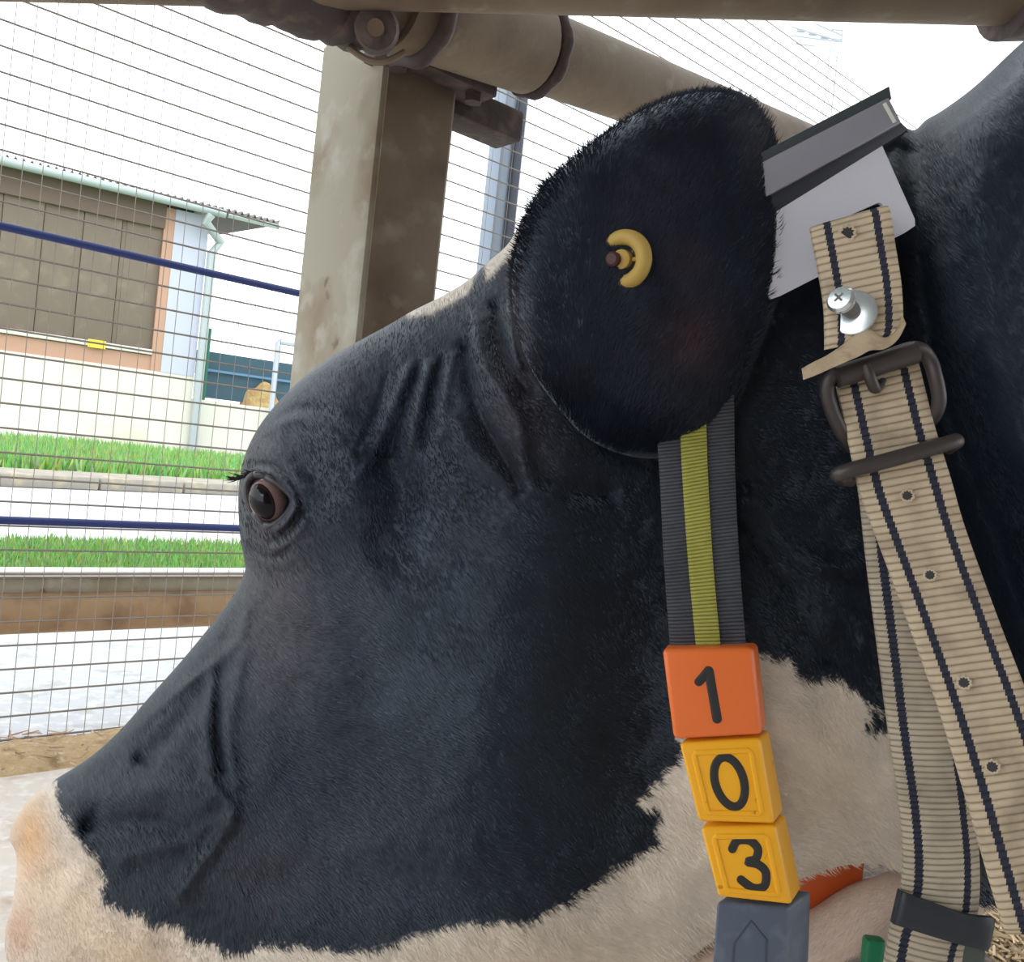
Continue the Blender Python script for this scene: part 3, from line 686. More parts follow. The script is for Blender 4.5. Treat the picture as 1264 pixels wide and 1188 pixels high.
# ---- far ear (hidden behind the head), dewlap fold, legs : lofted tubes joined into the same skin
def loft(pts, rads, flat=1.0, n=24, col=(.012, .017, .027), normal=None, colf=None):
    global verts, faces, cols
    k = len(pts); out = []; pts = [Vector(p) for p in pts]; rads = [float(q) for q in rads]; nrm = None
    for i in range(k):
        t = (pts[min(i + 1, k - 1)] - pts[max(i - 1, 0)]).normalized()
        nrm = (Vector(normal) if normal is not None else (nrm or t.orthogonal())); nrm = (nrm - nrm.dot(t) * t).normalized(); b_ = t.cross(nrm)
        for j in range(n):
            a_ = 2 * math.pi * j / n; out.append(pts[i] + rads[i] * (math.cos(a_) * b_ + flat * math.sin(a_) * nrm))
    f = [[i * n + j, i * n + (j + 1) % n, (i + 1) * n + (j + 1) % n, (i + 1) * n + j] for i in range(k - 1) for j in range(n)]
    o_ = len(verts); verts = np.concatenate([verts, np.array([tuple(q) for q in out])]); faces = np.concatenate([faces, np.array(f) + o_])
    cols = np.concatenate([cols, np.tile(np.array(col), (len(out), 1)) if colf is None else colf(np.array([tuple(q) for q in out]))])
dw = crom([tuple(P(*q)) for q in ((640, 1262, .69), (760, 1238, .68), (870, 1207, .68), (1000, 1164, .69), (1060, 1130, .695), (1110, 1112, .70), (1200, 1085, .72), (1310, 1010, .76))], 8)
dr = np.interp(np.linspace(0, 1, len(dw)), [0, .3, .6, .8, 1], [.012, .019, .021, .022, .03])
DWcol = np.array([.70, .56, .47])
loft(dw, dr, 1.0, 28, tuple(DWcol))
def leg(u, dfr, topv, r):
    t = P(u, topv, dfr); b_ = Vector((t.x, t.y, 0.0)); L_ = t.z
    zs_ = [1, .75, .52, .45, .38, .16, .10, .05, 0.0]; rr = [1.5, 1.15, .7, .78, .6, .5, .66, .72, .8]
    fo = [0, 0, .01, -.02, 0, 0, .0, -.02, -.03]
    pts = [Vector((b_.x + fo[i] * 1.5, b_.y, L_ * zs_[i])) for i in range(9)]
    pts = [Vector(q) for q in crom([tuple(q) for q in pts], 3)]; rads = np.interp(np.linspace(0, 8, len(pts)), range(9), [x_ * r for x_ in rr])
    loft(pts, rads, 1.0, 18, (.012, .017, .027)); 
leg(1660, .86, 800, .075); leg(1560, 1.05, 800, .075); leg(2700, .95, 700, .085); leg(2600, 1.3, 700, .085)
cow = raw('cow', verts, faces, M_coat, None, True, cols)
tag(cow, 'black and white cow seen in profile, head lowered, ear towards the viewer', 'cow')

# ---- eye
ed_ = fdp(362, 600)
RE = .0150
ED = float(np.mean([fdp(x_, y_) for x_, y_ in ((372, 612), (350, 585), (352, 660), (320, 575))])) + RE * .62
ec0 = P(332, 618, ED)
ROT = Matrix((rt, up, -fw)).transposed() @ Matrix.Rotation(.42, 3, 'Z')
def ball(c, name, m, parent):
    bm = bmesh.new(); bmesh.ops.create_icosphere(bm, subdivisions=4, radius=1)
    for v_ in bm.verts: v_.co = Vector(c) + ROT @ Vector((v_.co.x * RE * .93, v_.co.y * RE * 1.12, v_.co.z * RE))
    return bmobj(name, bm, m, parent)
ball(ec0, 'eye', M_sclera, cow)
vdir = (-ray(333, 617).normalized() - rt * .16 + up * .02).normalized()
rotm = vdir.to_track_quat('Z', 'Y').to_matrix()
eye_ob = bpy.data.objects['eye']
# iris and pupil as shallow caps just proud of the ball
def cap(c, r, half, name, m, sx_=1.0, sy_=1.0, tilt=0.0, parent=eye_ob, lift=1.02):
    bm = bmesh.new(); rows = []
    for i in range(9):
        a_ = half * i / 8; row = []
        for j in range(32):
            b_ = 2 * math.pi * j / 32
            x_, y_ = math.sin(a_) * math.cos(b_) * sx_, math.sin(a_) * math.sin(b_) * sy_
            z_ = math.sqrt(max(0, 1 - x_ * x_ - y_ * y_))
            xx_, yy_ = x_ * math.cos(tilt) - y_ * math.sin(tilt), x_ * math.sin(tilt) + y_ * math.cos(tilt)
            row.append(bm.verts.new(Vector(c) + rotm @ (Vector((xx_, yy_, z_)) * r * lift)))
        rows.append(row)
    for i in range(8):
        for j in range(32):
            if i == 0 and False: continue
            bm.faces.new((rows[i][j], rows[i][(j + 1) % 32], rows[i + 1][(j + 1) % 32], rows[i + 1][j]))
    bmesh.ops.remove_doubles(bm, verts=bm.verts, dist=1e-6)
    return bmobj(name, bm, m, parent)
def cap2(name, m, rx, ry, cx, cy, lift):
    # a cap on the ellipsoid, given in its own frame
    bm = bmesh.new(); rows = []
    for i in range(9):
        row = []
        for j in range(36):
            a_ = 2 * math.pi * j / 36; X_, Y_ = cx + rx * i / 8 * math.cos(a_), cy + ry * i / 8 * math.sin(a_)
            Z_ = math.sqrt(max(0.0, 1 - X_ * X_ - Y_ * Y_)); row.append(bm.verts.new(Vector(ec0) + ROT @ Vector((X_ * RE * .93, Y_ * RE * 1.12, Z_ * RE)) * lift))
        rows.append(row)
    for i in range(8):
        for j in range(36): bm.faces.new((rows[i][j], rows[i][(j + 1) % 36], rows[i + 1][(j + 1) % 36], rows[i + 1][j]))
    bmesh.ops.remove_doubles(bm, verts=bm.verts, dist=1e-6)
    return bmobj(name, bm, m, eye_ob)
cap2('iris', M_iris, .66, .82, -.16, .02, 1.012)
cap2('pupil', M_eye, .50, .66, -.16, .02, 1.022)
# lids: a rim of skin that follows the opening on the ball
lid = []
for (x_, y_) in EYES:
    cx_, cy_ = 332, 618; k_ = 1.07; lid.append(tuple(P(cx_ + (x_ - cx_) * k_, cy_ + (y_ - cy_) * k_, ED - RE * .62 + (.010 if x_ < 318 else .004 * (x_ < 330)))))
bmobj('eyelid', tube(lid, .0026, 10, closed=True), M_lid, cow)
lash = bmesh.new()
for i in range(70):
    t = random.random(); a_ = (296 + 26 * t, 592 - 9 * t); L_ = random.uniform(9, 24) * (1 - .4 * t)
    d0 = fdp(a_[0] + 4, a_[1]) - .001
    sp = random.uniform(-.25, .45)
    pts = [P(a_[0] - L_ * k_, a_[1] + L_ * (.30 * k_ - .5 * k_ * k_ * .6 + sp * k_) - 2, d0 - .004 * k_) for k_ in (0, .5, 1)]
    tube(pts, [.0005, .0004, .0001], 4, lash, cap=False)
tag(bmobj('eyelashes', lash, M_lash, cow), kind='stuff')

# ---- short hair over head, neck, muzzle and ear
def strands(n, ufn, length, wd, lift, seed):
    r = np.random.default_rng(seed)
    return r
def make_hair(name, x, y, dep, colr, ang, L_, wd, lift, depth_fn, r, label=None):
    n = len(x)
    tx, ty = x + L_ * np.cos(ang), y + L_ * np.sin(ang)
    mx_, my_ = x + .5 * L_ * np.cos(ang + .15), y + .5 * L_ * np.sin(ang + .15)
    dt = depth_fn(tx, ty); bad = (dt > dep + .012) | ~np.isfinite(dt); dt = np.where(bad, dep, dt); dm = depth_fn(mx_, my_); dm = np.where(bad, dep, dm)
    px, py = -np.sin(ang) * wd, np.cos(ang) * wd
    a_ = Pn(x - px, y - py, dep + .0005); b_ = Pn(x + px, y + py, dep + .0005)
    c_ = Pn(mx_ - px * .7, my_ - py * .7, dm - lift * .7); d_ = Pn(mx_ + px * .7, my_ + py * .7, dm - lift * .7); e_ = Pn(tx, ty, dt - lift)
    vv_ = np.stack([a_, b_, c_, d_, e_], 1).reshape(-1, 3); k = np.arange(n) * 5
    t = np.concatenate([np.stack([k, k + 2, k + 1], -1), np.stack([k + 1, k + 2, k + 3], -1), np.stack([k + 2, k + 4, k + 3], -1)])
    cl = np.repeat(colr, 5, 0)
    return vv_, t, cl
r = np.random.default_rng(3)
N = 260000
x = r.uniform(-2, 1275, N); y = r.uniform(30, 1200, N)
k = inside(x, y, [tuple(q) for q in C[::1]]); k &= sd_poly(x, y, EYES) < -3
x, y = x[k], y[k]
c1, w1 = coatcol(x, y)
white = w1 > .5
keep = (r.random(len(x)) < .75) | white
x, y, c1, white = x[keep], y[keep], c1[keep], white[keep]
ang = .75 + .5 * vnoise(x, y, 130, 51) + .25 * vnoise(x, y, 30, 52) + r.normal(0, .16, len(x))
ang = ang + .6 * ss(400, 250, x) + .4 * ss(700, 520, y) * ss(330, 460, x) * ss(720, 580, x)
ang = np.where(white & (x > 900), ang - .1, ang)
Lh = r.uniform(6, 15, len(x)) * np.where(white & (x < 330), .7, 1) * (1 - .4 * ss(720, 600, y) * ss(700, 620, x))
br = np.clip(r.normal(1, .17, len(x)), .5, 1.7)[:, None]
br = np.where((r.random(len(x)) < .03)[:, None] & ~white[:, None], br * 2.2, br)
br = np.where(white[:, None], 1 + (br - 1) * .35, br)
hv, ht, hc = make_hair('h', x, y, front_depth(x, y), c1 * br, ang, Lh, .55, .0012, front_depth, r)
# ear hair: follows the ear from root to tip with a fringe at the rim
M2 = 42000
x = r.uniform(628, 972, M2); y = r.uniform(110, 560, M2); k = inside(x, y, [tuple(q) for q in E]); x, y = x[k], y[k]
_, ex_, ey_ = seg_dist(x, y, E, True)
ang = np.arctan2(-.75, .55) + .3 * vnoise(x, y, 60, 53) + r.normal(0, .16, len(x))
tl = ss(790, 640, x); ang = ang * (1 - tl) + tl * (-2.6 + .5 * ss(250, 420, y) + r.normal(0, .2, len(x)))
ed2, _, _ = seg_dist(x, y, E, True); Lh = r.uniform(8, 20, len(x)) 
c2 = earcol(x, y) * np.clip(r.normal(1.05, .25, len(x)), .4, 2)[:, None]
dep = ear_front(x, y)
def earfn(a_, b_):
    z = ear_front(a_, b_); return np.where(inside(a_, b_, [tuple(q) for q in E]), z, 9.0)
v2, t2, k2 = make_hair('h', x, y, dep, c2, ang, Lh, .55, .0014, earfn, r)
# rim fringe
nf = 9000; i_ = r.integers(0, len(E), nf); a_ = r.random(nf)[:, None]; q = E[i_] * (1 - a_) + E[(i_ + 1) % len(E)] * a_
cen = np.array([800., 360.]); dirv = q - cen; ang = np.arctan2(dirv[:, 1], dirv[:, 0]) + r.normal(-.5, .3, nf)
q = q - 3 * dirv / np.linalg.norm(dirv, axis=1)[:, None]
dq = .555 + .035 * ss(420, 570, q[:, 1])
v3, t3, k3 = make_hair('h', q[:, 0], q[:, 1], dq, earcol(q[:, 0], q[:, 1]) + np.array([.06, .055, .052]) * r.random((nf, 1)), ang, r.uniform(5, 12, nf), .3, .0005, lambda a_, b_: np.full(a_.shape, 9.0), r)
# dewlap hair
nd = 16000; ti = r.random(nd) * (len(dw) - 8); i_ = ti.astype(int); fr_ = (ti - i_)[:, None]; cen3 = dw[i_] * (1 - fr_) + dw[i_ + 1] * fr_; tan3 = dw[i_ + 1] - dw[i_]; tan3 /= np.linalg.norm(tan3, axis=1)[:, None]
rv = r.normal(size=(nd, 3)); rv -= (rv * tan3).sum(1)[:, None] * tan3; rv /= np.linalg.norm(rv, axis=1)[:, None]
rad3 = dr[i_][:, None]; root = cen3 + rv * rad3; side3 = np.cross(tan3, rv); hd3 = -tan3 * .8 + rv * .22 + side3 * r.normal(0, .35, (nd, 1)) - np.array([0, 0, .3]); hd3 /= np.linalg.norm(hd3, axis=1)[:, None]
Ld = r.uniform(.005, .011, (nd, 1)); sd3 = np.cross(hd3, rv) * .0003
v4 = np.stack([root - sd3, root + sd3, root + hd3 * Ld], 1).reshape(-1, 3); kk = np.arange(nd) * 3; t4 = np.stack([kk, kk + 1, kk + 2], -1); k4 = np.repeat(np.clip(DWcol[None] * r.normal(1, .12, (nd, 1)), 0, 1), 3, 0)
hv = np.concatenate([hv, v4]); ht = np.concatenate([ht, t4 + len(hv) - len(v4)]); hc = np.concatenate([hc, k4])
hv = np.concatenate([hv, v2, v3]); ht = np.concatenate([ht, t2 + (len(hv) - len(v2) - len(v3)), t3 + (len(hv) - len(v3))]); hc = np.concatenate([hc, k2, k3])
hair = raw('short_hair', hv, ht, M_fur, cow, False, hc)
tag(hair, kind='stuff')

# ------------------------------------------------------------------ ear tag
et_ = thing('ear_tag', 'round yellow ear tag button with dark red centre in the cow ear', 'ear tag')
dtag = float(ear_front(np.array([768.]), np.array([323.]))[0])
ce = P(770, 321, dtag + .0015); nrm = (-ray(768, 323).normalized() - rt * .50 + up * .12).normalized(); ra = nrm.orthogonal().normalized(); rb = nrm.cross(ra)
pts = [ce + .0125 * (math.cos(k * math.pi / 18) * ra + math.sin(k * math.pi / 18) * rb) for k in range(36)]
bmobj('tag_disc', tube(pts, .0046, 12, closed=True), M_tagy, et_)
bmobj('tag_back', tube([ce - nrm * .004, ce - nrm * .001], .0125, 28), mat('tag_shadow_yellow', (.16, .11, .04), .6), et_)
bmobj('hub', tube([ce - nrm * .003, ce + nrm * .004, ce + nrm * .005], [.0058, .0055, .004], 20), M_tagy, et_)
bmobj('red_stud', tube([ce + nrm * .003 - rt * .004, ce + nrm * .006 - rt * .004, ce + nrm * .007 - rt * .004], [.0042, .0042, .003], 16), M_tagr, et_)
for a_ in (0.4, 2.5, 4.6):
    q = ce + .0085 * (math.cos(a_) * ra + math.sin(a_) * rb); bmobj('hub_spoke', tube([q - .003 * (math.cos(a_) * ra + math.sin(a_) * rb), q + .003 * (math.cos(a_) * ra + math.sin(a_) * rb)], .0013, 8), M_tagy, et_)

# ------------------------------------------------------------------ webbing straps
def webmat(name, base, stripe, stripes, edge_dirt=(0.35, 0.28, 0.2), rib=0.0045):
    m = bpy.data.materials.new(name); m.use_nodes = True; nt = m.node_tree; b_ = nt.nodes['Principled BSDF']; b_.inputs['Roughness'].default_value = .8
    b_.inputs['Specular IOR Level'].default_value = .2
    uv = nt.nodes.new('ShaderNodeUVMap'); uv.uv_map = 'web'; sp = nt.nodes.new('ShaderNodeSeparateXYZ'); nt.links.new(uv.outputs[0], sp.inputs[0])
    def math_(op, a_, c_=None, d_=None):
        n_ = nt.nodes.new('ShaderNodeMath'); n_.operation = op
        for i_, q_ in enumerate((a_, c_, d_)):
            if q_ is None: continue
            if isinstance(q_, (int, float)): n_.inputs[i_].default_value = q_
            else: nt.links.new(q_, n_.inputs[i_])
        return n_.outputs[0]
    X, Y = sp.outputs[0], sp.outputs[1]
    tcn = nt.nodes.new('ShaderNodeTexCoord'); nz = nt.nodes.new('ShaderNodeTexNoise'); nz.inputs['Scale'].default_value = 45; nz.inputs['Detail'].default_value = 6
    nt.links.new(tcn.outputs['Object'], nz.inputs['Vector'])
    mp = nt.nodes.new('ShaderNodeMapRange'); mp.inputs[1].default_value = .45; mp.inputs[2].default_value = .75; nt.links.new(nz.outputs['Fac'], mp.inputs[0])
    mx = nt.nodes.new('ShaderNodeMix'); mx.data_type = 'RGBA'; mx.inputs[6].default_value = (*base, 1); mx.inputs[7].default_value = (*edge_dirt, 1)
    nt.links.new(mp.outputs[0], mx.inputs[0]); src = mx.outputs[2]
    saw = math_('ABSOLUTE', math_('SUBTRACT', math_('FRACT', math_('DIVIDE', Y, rib)), .5))     # 0..0.5
    saw2 = math_('SUBTRACT', math_('FRACT', math_('DIVIDE', Y, rib * .8)), .5)
    grv = math_('GREATER_THAN', saw, .40)
    mg = nt.nodes.new('ShaderNodeMix'); mg.data_type = 'RGBA'; nt.links.new(src, mg.inputs[6]); mg.inputs[7].default_value = (*[x_ * .72 for x_ in edge_dirt], 1)
    nt.links.new(math_('MULTIPLY', grv, .40), mg.inputs[0]); src = mg.outputs[2]
    for cx, hw_ in stripes:
        dx_ = math_('ABSOLUTE', math_('ADD', math_('SUBTRACT', X, cx), math_('MULTIPLY', saw2, .020)))
        st = math_('LESS_THAN', dx_, hw_)
        m2 = nt.nodes.new('ShaderNodeMix'); m2.data_type = 'RGBA'; nt.links.new(src, m2.inputs[6]); m2.inputs[7].default_value = (*stripe, 1); nt.links.new(st, m2.inputs[0]); src = m2.outputs[2]
    nt.links.new(src, b_.inputs['Base Color'])
    bp2 = nt.nodes.new('ShaderNodeBump'); bp2.inputs['Strength'].default_value = .9; bp2.inputs['Distance'].default_value = .0012; bp2.invert = True
    nt.links.new(math_('POWER', math_('MULTIPLY', saw, 2.0), 3.0), bp2.inputs['Height']); nt.links.new(bp2.outputs[0], b_.inputs['Normal'])
    return m
M_web = webmat('cream_webbing', (0.60, 0.49, 0.35), (0.035, 0.038, 0.06), [(.19, .046), (.80, .046)])
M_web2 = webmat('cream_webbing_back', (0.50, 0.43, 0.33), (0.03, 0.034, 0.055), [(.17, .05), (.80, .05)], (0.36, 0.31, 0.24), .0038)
M_greyweb = webmat('grey_webbing', (0.085, 0.09, 0.105), (.08, .08, .09), [], (0.06, 0.065, 0.08), .0022)
M_yelweb = webmat('yellow_webbing', (0.40, 0.39, 0.09), (.08, .08, .09), [], (0.30, 0.30, 0.06), .0022)
def ribbon(name, rows, m, parent, th=.0018, nx=26, sub=10, bulge=0.0, jag=0.0):
    """rows: (uL, vL, dL, uR, vR, dR)"""
    rw = crom([tuple(r_) for r_ in rows], sub); n = len(rw); L_ = 0; vs3, uvs = [], []; prev = None
    for i, q_ in enumerate(rw):
        a_, c_ = P(*q_[:3]), P(*q_[3:]); mid_ = (a_ + c_) / 2
        if prev is not None: L_ += (mid_ - prev).length
        prev = mid_
        for side in (0, 1):
            for j in range(nx + 1):
                t = j / nx; p_ = a_.lerp(c_, t) ; e = 1 - abs(2 * t - 1) ** 10
                bl = bulge * math.sin(math.pi * t)
                # thick folded edges and raised ribs
                dirn = -fw
                off_ = (th * (.55 + .45 * e) + bl) if side == 0 else (-th * .3 + bl)
                vs3.append(p_ + dirn * off_); uvs.append((t, L_))
    row = 2 * (nx + 1); fs3 = []
    for i in range(n - 1):
        for j in range(nx):
            a_ = i * row + j; fs3.append((a_, a_ + 1, a_ + row + 1, a_ + row)); c_ = a_ + nx + 1; fs3.append((c_, c_ + row, c_ + row + 1, c_ + 1))
        a_ = i * row; fs3.append((a_, a_ + row, a_ + row + nx + 1, a_ + nx + 1)); a_ = i * row + nx; fs3.append((a_, a_ + nx + 1, a_ + row + nx + 1, a_ + row))
    for i in (0, n - 1):
        for j in range(nx):
            a_ = i * row + j; fs3.append((a_, a_ + nx + 1, a_ + nx + 2, a_ + 1))
    o_ = raw(name, vs3, fs3, m, parent)
    me = o_.data; uvl = me.uv_layers.new(name='web'); li = np.zeros(len(me.loops), int); me.loops.foreach_get('vertex_index', li)
    uvl.data.foreach_set('uv', np.array(uvs, np.float32)[li].ravel())
    bm = bmesh.new(); bm.from_mesh(me); bmesh.ops.recalc_face_normals(bm, faces=bm.faces); bm.to_mesh(me); bm.free(); me.set_sharp_from_angle(angle=math.radians(50))
    return o_
hs = thing('neck_harness', 'cream webbing neck harness with aluminium bracket, buckle and zinc bolt', 'harness')
# upper short strap, through the bracket slot
ribbon('upper_strap', [(1003, 283, .534, 1086, 258, .534), (1000, 284, .524, 1096, 258, .524), (1007, 320, .520, 1103, 300, .520), (1016, 372, .516, 1111, 352, .516), (1018, 410, .513, 1113, 398, .513), (1018, 432, .512, 1108, 416, .512)], M_web, hs, th=.0035)
# folded flap end, seen nearly edge-on
ribbon('flap', [(990, 455, .499, 992, 469, .497), (1004, 447, .500, 1008, 463, .497), (1022, 438, .505, 1030, 453, .498), (1048, 420, .508, 1058, 441, .498), (1067, 404, .508, 1074, 433, .500), (1090, 417, .506, 1092, 431, .501), (1106, 408, .508, 1107, 420, .503), (1112, 390, .512, 1117, 402, .509)], mat('flap_cream', (0.52, 0.40, 0.27), .8, noise=[((.38, .28, .18), 120, .5, .7, 4)], bump=(500, .5, .001)), hs, th=.0022, nx=6)
# long front strap to the lower right
LS = [(1028, 455, .528, 1128, 428, .528), (1034, 485, .527, 1136, 462, .527), (1047, 545, .525, 1152, 525, .525), (1062, 610, .523, 1172, 590, .523), (1085, 672, .520, 1191, 655, .520), (1125, 780, .514, 1231, 765, .514),
      (1160, 880, .508, 1270, 866, .508), (1192, 985, .502, 1306, 968, .502), (1222, 1090, .496, 1338, 1070, .496), (1237, 1140, .494, 1353, 1128, .494), (1241, 1152, .497, 1357, 1146, .497)]
ribbon('front_strap', LS, M_web, hs, th=.0028)
# rear strap hanging behind it
ribbon('rear_strap', [(1050, 560, .545, 1135, 545, .545), (1060, 610, .545, 1150, 600, .545), (1070, 700, .547, 1166, 690, .547), (1083, 800, .549, 1180, 800, .549), (1096, 900, .550, 1190, 900, .550),
      (1110, 1000, .550, 1202, 1000, .552), (1114, 1070, .549, 1208, 1070, .553), (1108, 1115, .545, 1205, 1130, .553), (1097, 1150, .542, 1190, 1170, .553), (1090, 1200, .54, 1180, 1220, .55), (1088, 1260, .55, 1178, 1280, .56)], M_web2, hs, th=.0028, bulge=.004)
# eyelets
for (eu_, ev_, ed3, rr) in ((1120, 612, .519, .0034), (1148, 710, .513, .0032), (1190, 843, .506, .0034), (1225, 947, .500, .0034), (1046, 288, .5175, .0042)):
    c_ = P(eu_, ev_, ed3); n_ = -ray(eu_, ev_).normalized(); a_ = n_.orthogonal().normalized(); b_ = n_.cross(a_)
    pts = [c_ + rr * (math.cos(k * math.pi / 10) * a_ + math.sin(k * math.pi / 10) * b_) * (1 + .15 * math.sin(3 * k)) for k in range(20)]
    h_ = bmobj('eyelet', tube(pts, rr * .25, 6, closed=True), mat('eyelet_thread', (.50, .41, .30), .8) if eu_ == 1120 else bpy.data.materials['eyelet_thread'], hs)
    bmobj('hole', tube([c_ + n_ * .0001, c_ + n_ * .0004], rr * .85, 16), M_lash, h_)
# aluminium bracket: lower slotted plate, dark gap bar, upper bar
def plate(name, uvs, d0, th, m, bev=.0012, dd=None):
    f_ = [P(u_, v_, (dd[i] if dd else d0)) for i, (u_, v_) in enumerate(uvs)]
    n_ = (f_[1] - f_[0]).cross(f_[2] - f_[0]).normalized()
    if n_.dot(fw) < 0: n_ = -n_
    return f_, n_
f_, n_ = plate('p', [(900, 270), (1085, 171), (1133, 279), (950, 372)], .545, .003, M_alu)
# plate with a slot: quad strips around an elongated hole
def slotted(name, quad, n_, th, hole, m, parent, rc=.05, K=72):
    A_, B_, C_, D_ = quad
    def at(s, t): return A_.lerp(B_, s).lerp(D_.lerp(C_, s), t)
    outer = []; inner = []
    (s1, t1), (s2, t2), hr = hole
    for k in range(K):
        a_ = 2 * math.pi * k / K; cx, cy = math.cos(a_), math.sin(a_)
        q_ = 1 / max(abs(cx), abs(cy)); x_, y_ = cx * q_, cy * q_
        sgn = lambda z_: (1 if z_ > 0 else -1)
        rcc = rc * 2
        if abs(x_) > 1 - rcc and abs(y_) > 1 - rcc:
            ox, oy = sgn(x_) * (1 - rcc), sgn(y_) * (1 - rcc); L_ = math.hypot(x_ - ox, y_ - oy) or 1; x_, y_ = ox + (x_ - ox) / L_ * rcc, oy + (y_ - oy) / L_ * rcc
        outer.append(at(.5 + x_ / 2, .5 + y_ / 2))
        # stadium
        hx = s1 if cx < 0 else s2; inner.append(at(hx + hr * .55 * cx, (t1 if cx < 0 else t2) + hr * cy))
    bm = bmesh.new(); r_ = [[bm.verts.new(p_ + n_ * o_) for p_ in ring_] for ring_, o_ in ((outer, 0), (inner, 0), (inner, th), (outer, th))]
    for i in range(4):
        a_, c_ = r_[i], r_[(i + 1) % 4]
        for k in range(K): bm.faces.new((a_[k], a_[(k + 1) % K], c_[(k + 1) % K], c_[k]))
    return bmobj(name, bm, m, parent, smooth=False)
slotted('slotted_plate', f_, n_, .003, ((.45, .60), (.83, .64), .05), M_alu, hs)
f2 = [P(925, 208, .538), P(1097, 120, .538), P(1113, 151, .538), P(940, 246, .538)]
n2 = n_
bmobj('upper_bar', hexa(f2 + [p_ + n2 * .012 for p_ in f2], .0008), M_alud, hs)
f3 = [P(905, 206, .539), P(1098, 106, .539), P(1101, 122, .5385), P(925, 210, .5385)]
bmobj('bar_top_edge', hexa(f3 + [p_ + n2 * .013 for p_ in f3], .0005), mat('dark_anodised', (.07, .085, .095), .4, metal=.4), hs)
f4 = [P(935, 246, .541), P(1110, 149, .541), P(1122, 160, .545), P(945, 270, .545)]
bmobj('rubber_pad', hexa(f4 + [p_ + n2 * .014 for p_ in f4], .0005), M_black, hs)
f5 = [P(1090, 128, .5372), P(1094, 126, .5372), P(1107, 150, .5372), P(1103, 152, .5372)]
bmobj('bright_end_strip', hexa(f5 + [p_ + n2 * .002 for p_ in f5], .0002), mat('pale_strip', (.62, .62, .55), .5), hs)
# zinc bolt with washer
b0 = P(1053, 386, .509); ax_ = (-ray(1053, 386).normalized() * .85 - rt * .45 + up * .48).normalized()
wn = (-ray(1053, 386).normalized() + up * .35 - rt * .1).normalized()
blt = bmobj('bolt', tube([b0, b0 + ax_ * .0165], .0046, 16), M_stud, hs)
thr = bmesh.new()
for k in range(8):
    a_ = ax_.orthogonal().normalized(); c_ = ax_.cross(a_); q_ = b0 + ax_ * (.003 + .0016 * k)
    tube([q_ + .0047 * (math.cos(j * math.pi / 8) * a_ + math.sin(j * math.pi / 8) * c_) for j in range(16)], .0005, 5, thr, closed=True)
bmobj('thread', thr, M_stud, blt)
bmobj('washer', tube([b0 - wn * .0008, b0 + wn * .0006, b0 + wn * .0010], [.0132, .0132, .0124], 32), M_zinc, blt)
hd_ = b0 + ax_ * .0165
bmobj('bolt_head', tube([hd_ - ax_ * .002, hd_ + ax_ * .001, hd_ + ax_ * .003, hd_ + ax_ * .0036], [.0076, .0080, .0066, .003], 20), M_zinc, blt)
a_ = ax_.orthogonal().normalized(); c_ = ax_.cross(a_); cross = bmesh.new()
for q_ in (a_, c_): tube([hd_ + ax_ * .0036 - q_ * .003, hd_ + ax_ * .0036 + q_ * .003], .0007, 6, cross)
bmobj('cross_slot', cross, M_stud, blt)
# buckle frame with prong, lower keeper bar
D = .519
bk = bmobj('buckle', tube(crom([tuple(P(*q_)) for q_ in ((1052, 552, .534), (1040, 535, .528), (1026, 505, .523), (1021, 478, D), (1034, 462, D - .002), (1080, 446, D - .004), (1128, 430, D - .003), (1146, 442, D), (1155, 468, D), (1159, 495, .522), (1152, 515, .528), (1140, 524, .536))], 8), .0042, 14), M_bronze, hs)
bmobj('roller', tube([P(1032, 466, .515), P(1130, 435, .515)], .0066, 18), M_bronze, bk)
bmobj('prong', tube(crom([tuple(P(*q_)) for q_ in ((1068, 452, .511), (1074, 466, .510), (1081, 480, .514), (1090, 470, .520))], 6), [.0034] * 12 + [.0032, .003, .0028, .0026, .0024, .002, .002], 12), M_bronze, bk)
bmobj('keeper_bar', tube(crom([tuple(P(*q_)) for q_ in ((1050, 592, .530), (1036, 588, .520), (1042, 583, .514), (1105, 566, .512), (1168, 548, .514), (1180, 545, .519), (1170, 552, .530))], 6), .0046, 14), M_bronze, hs)
# black rubber band round rear strap
ribbon('rubber_band', [(1100, 1138, .556, 1110, 1098, .556), (1103, 1140, .540, 1112, 1100, .540), (1140, 1152, .5385, 1150, 1114, .5385), (1180, 1164, .5385, 1190, 1128, .5385), (1214, 1172, .541, 1222, 1132, .541), (1217, 1174, .556, 1226, 1136, .556)], M_black, hs, th=.003, nx=6)
ribbon('strap_tail', [(1182, 1160, .553, 1216, 1140, .553), (1178, 1185, .553, 1214, 1185, .553), (1176, 1250, .553, 1214, 1250, .553)], mat('tail_grey_green', (.07, .085, .075), .8), hs, th=.0025, nx=6)

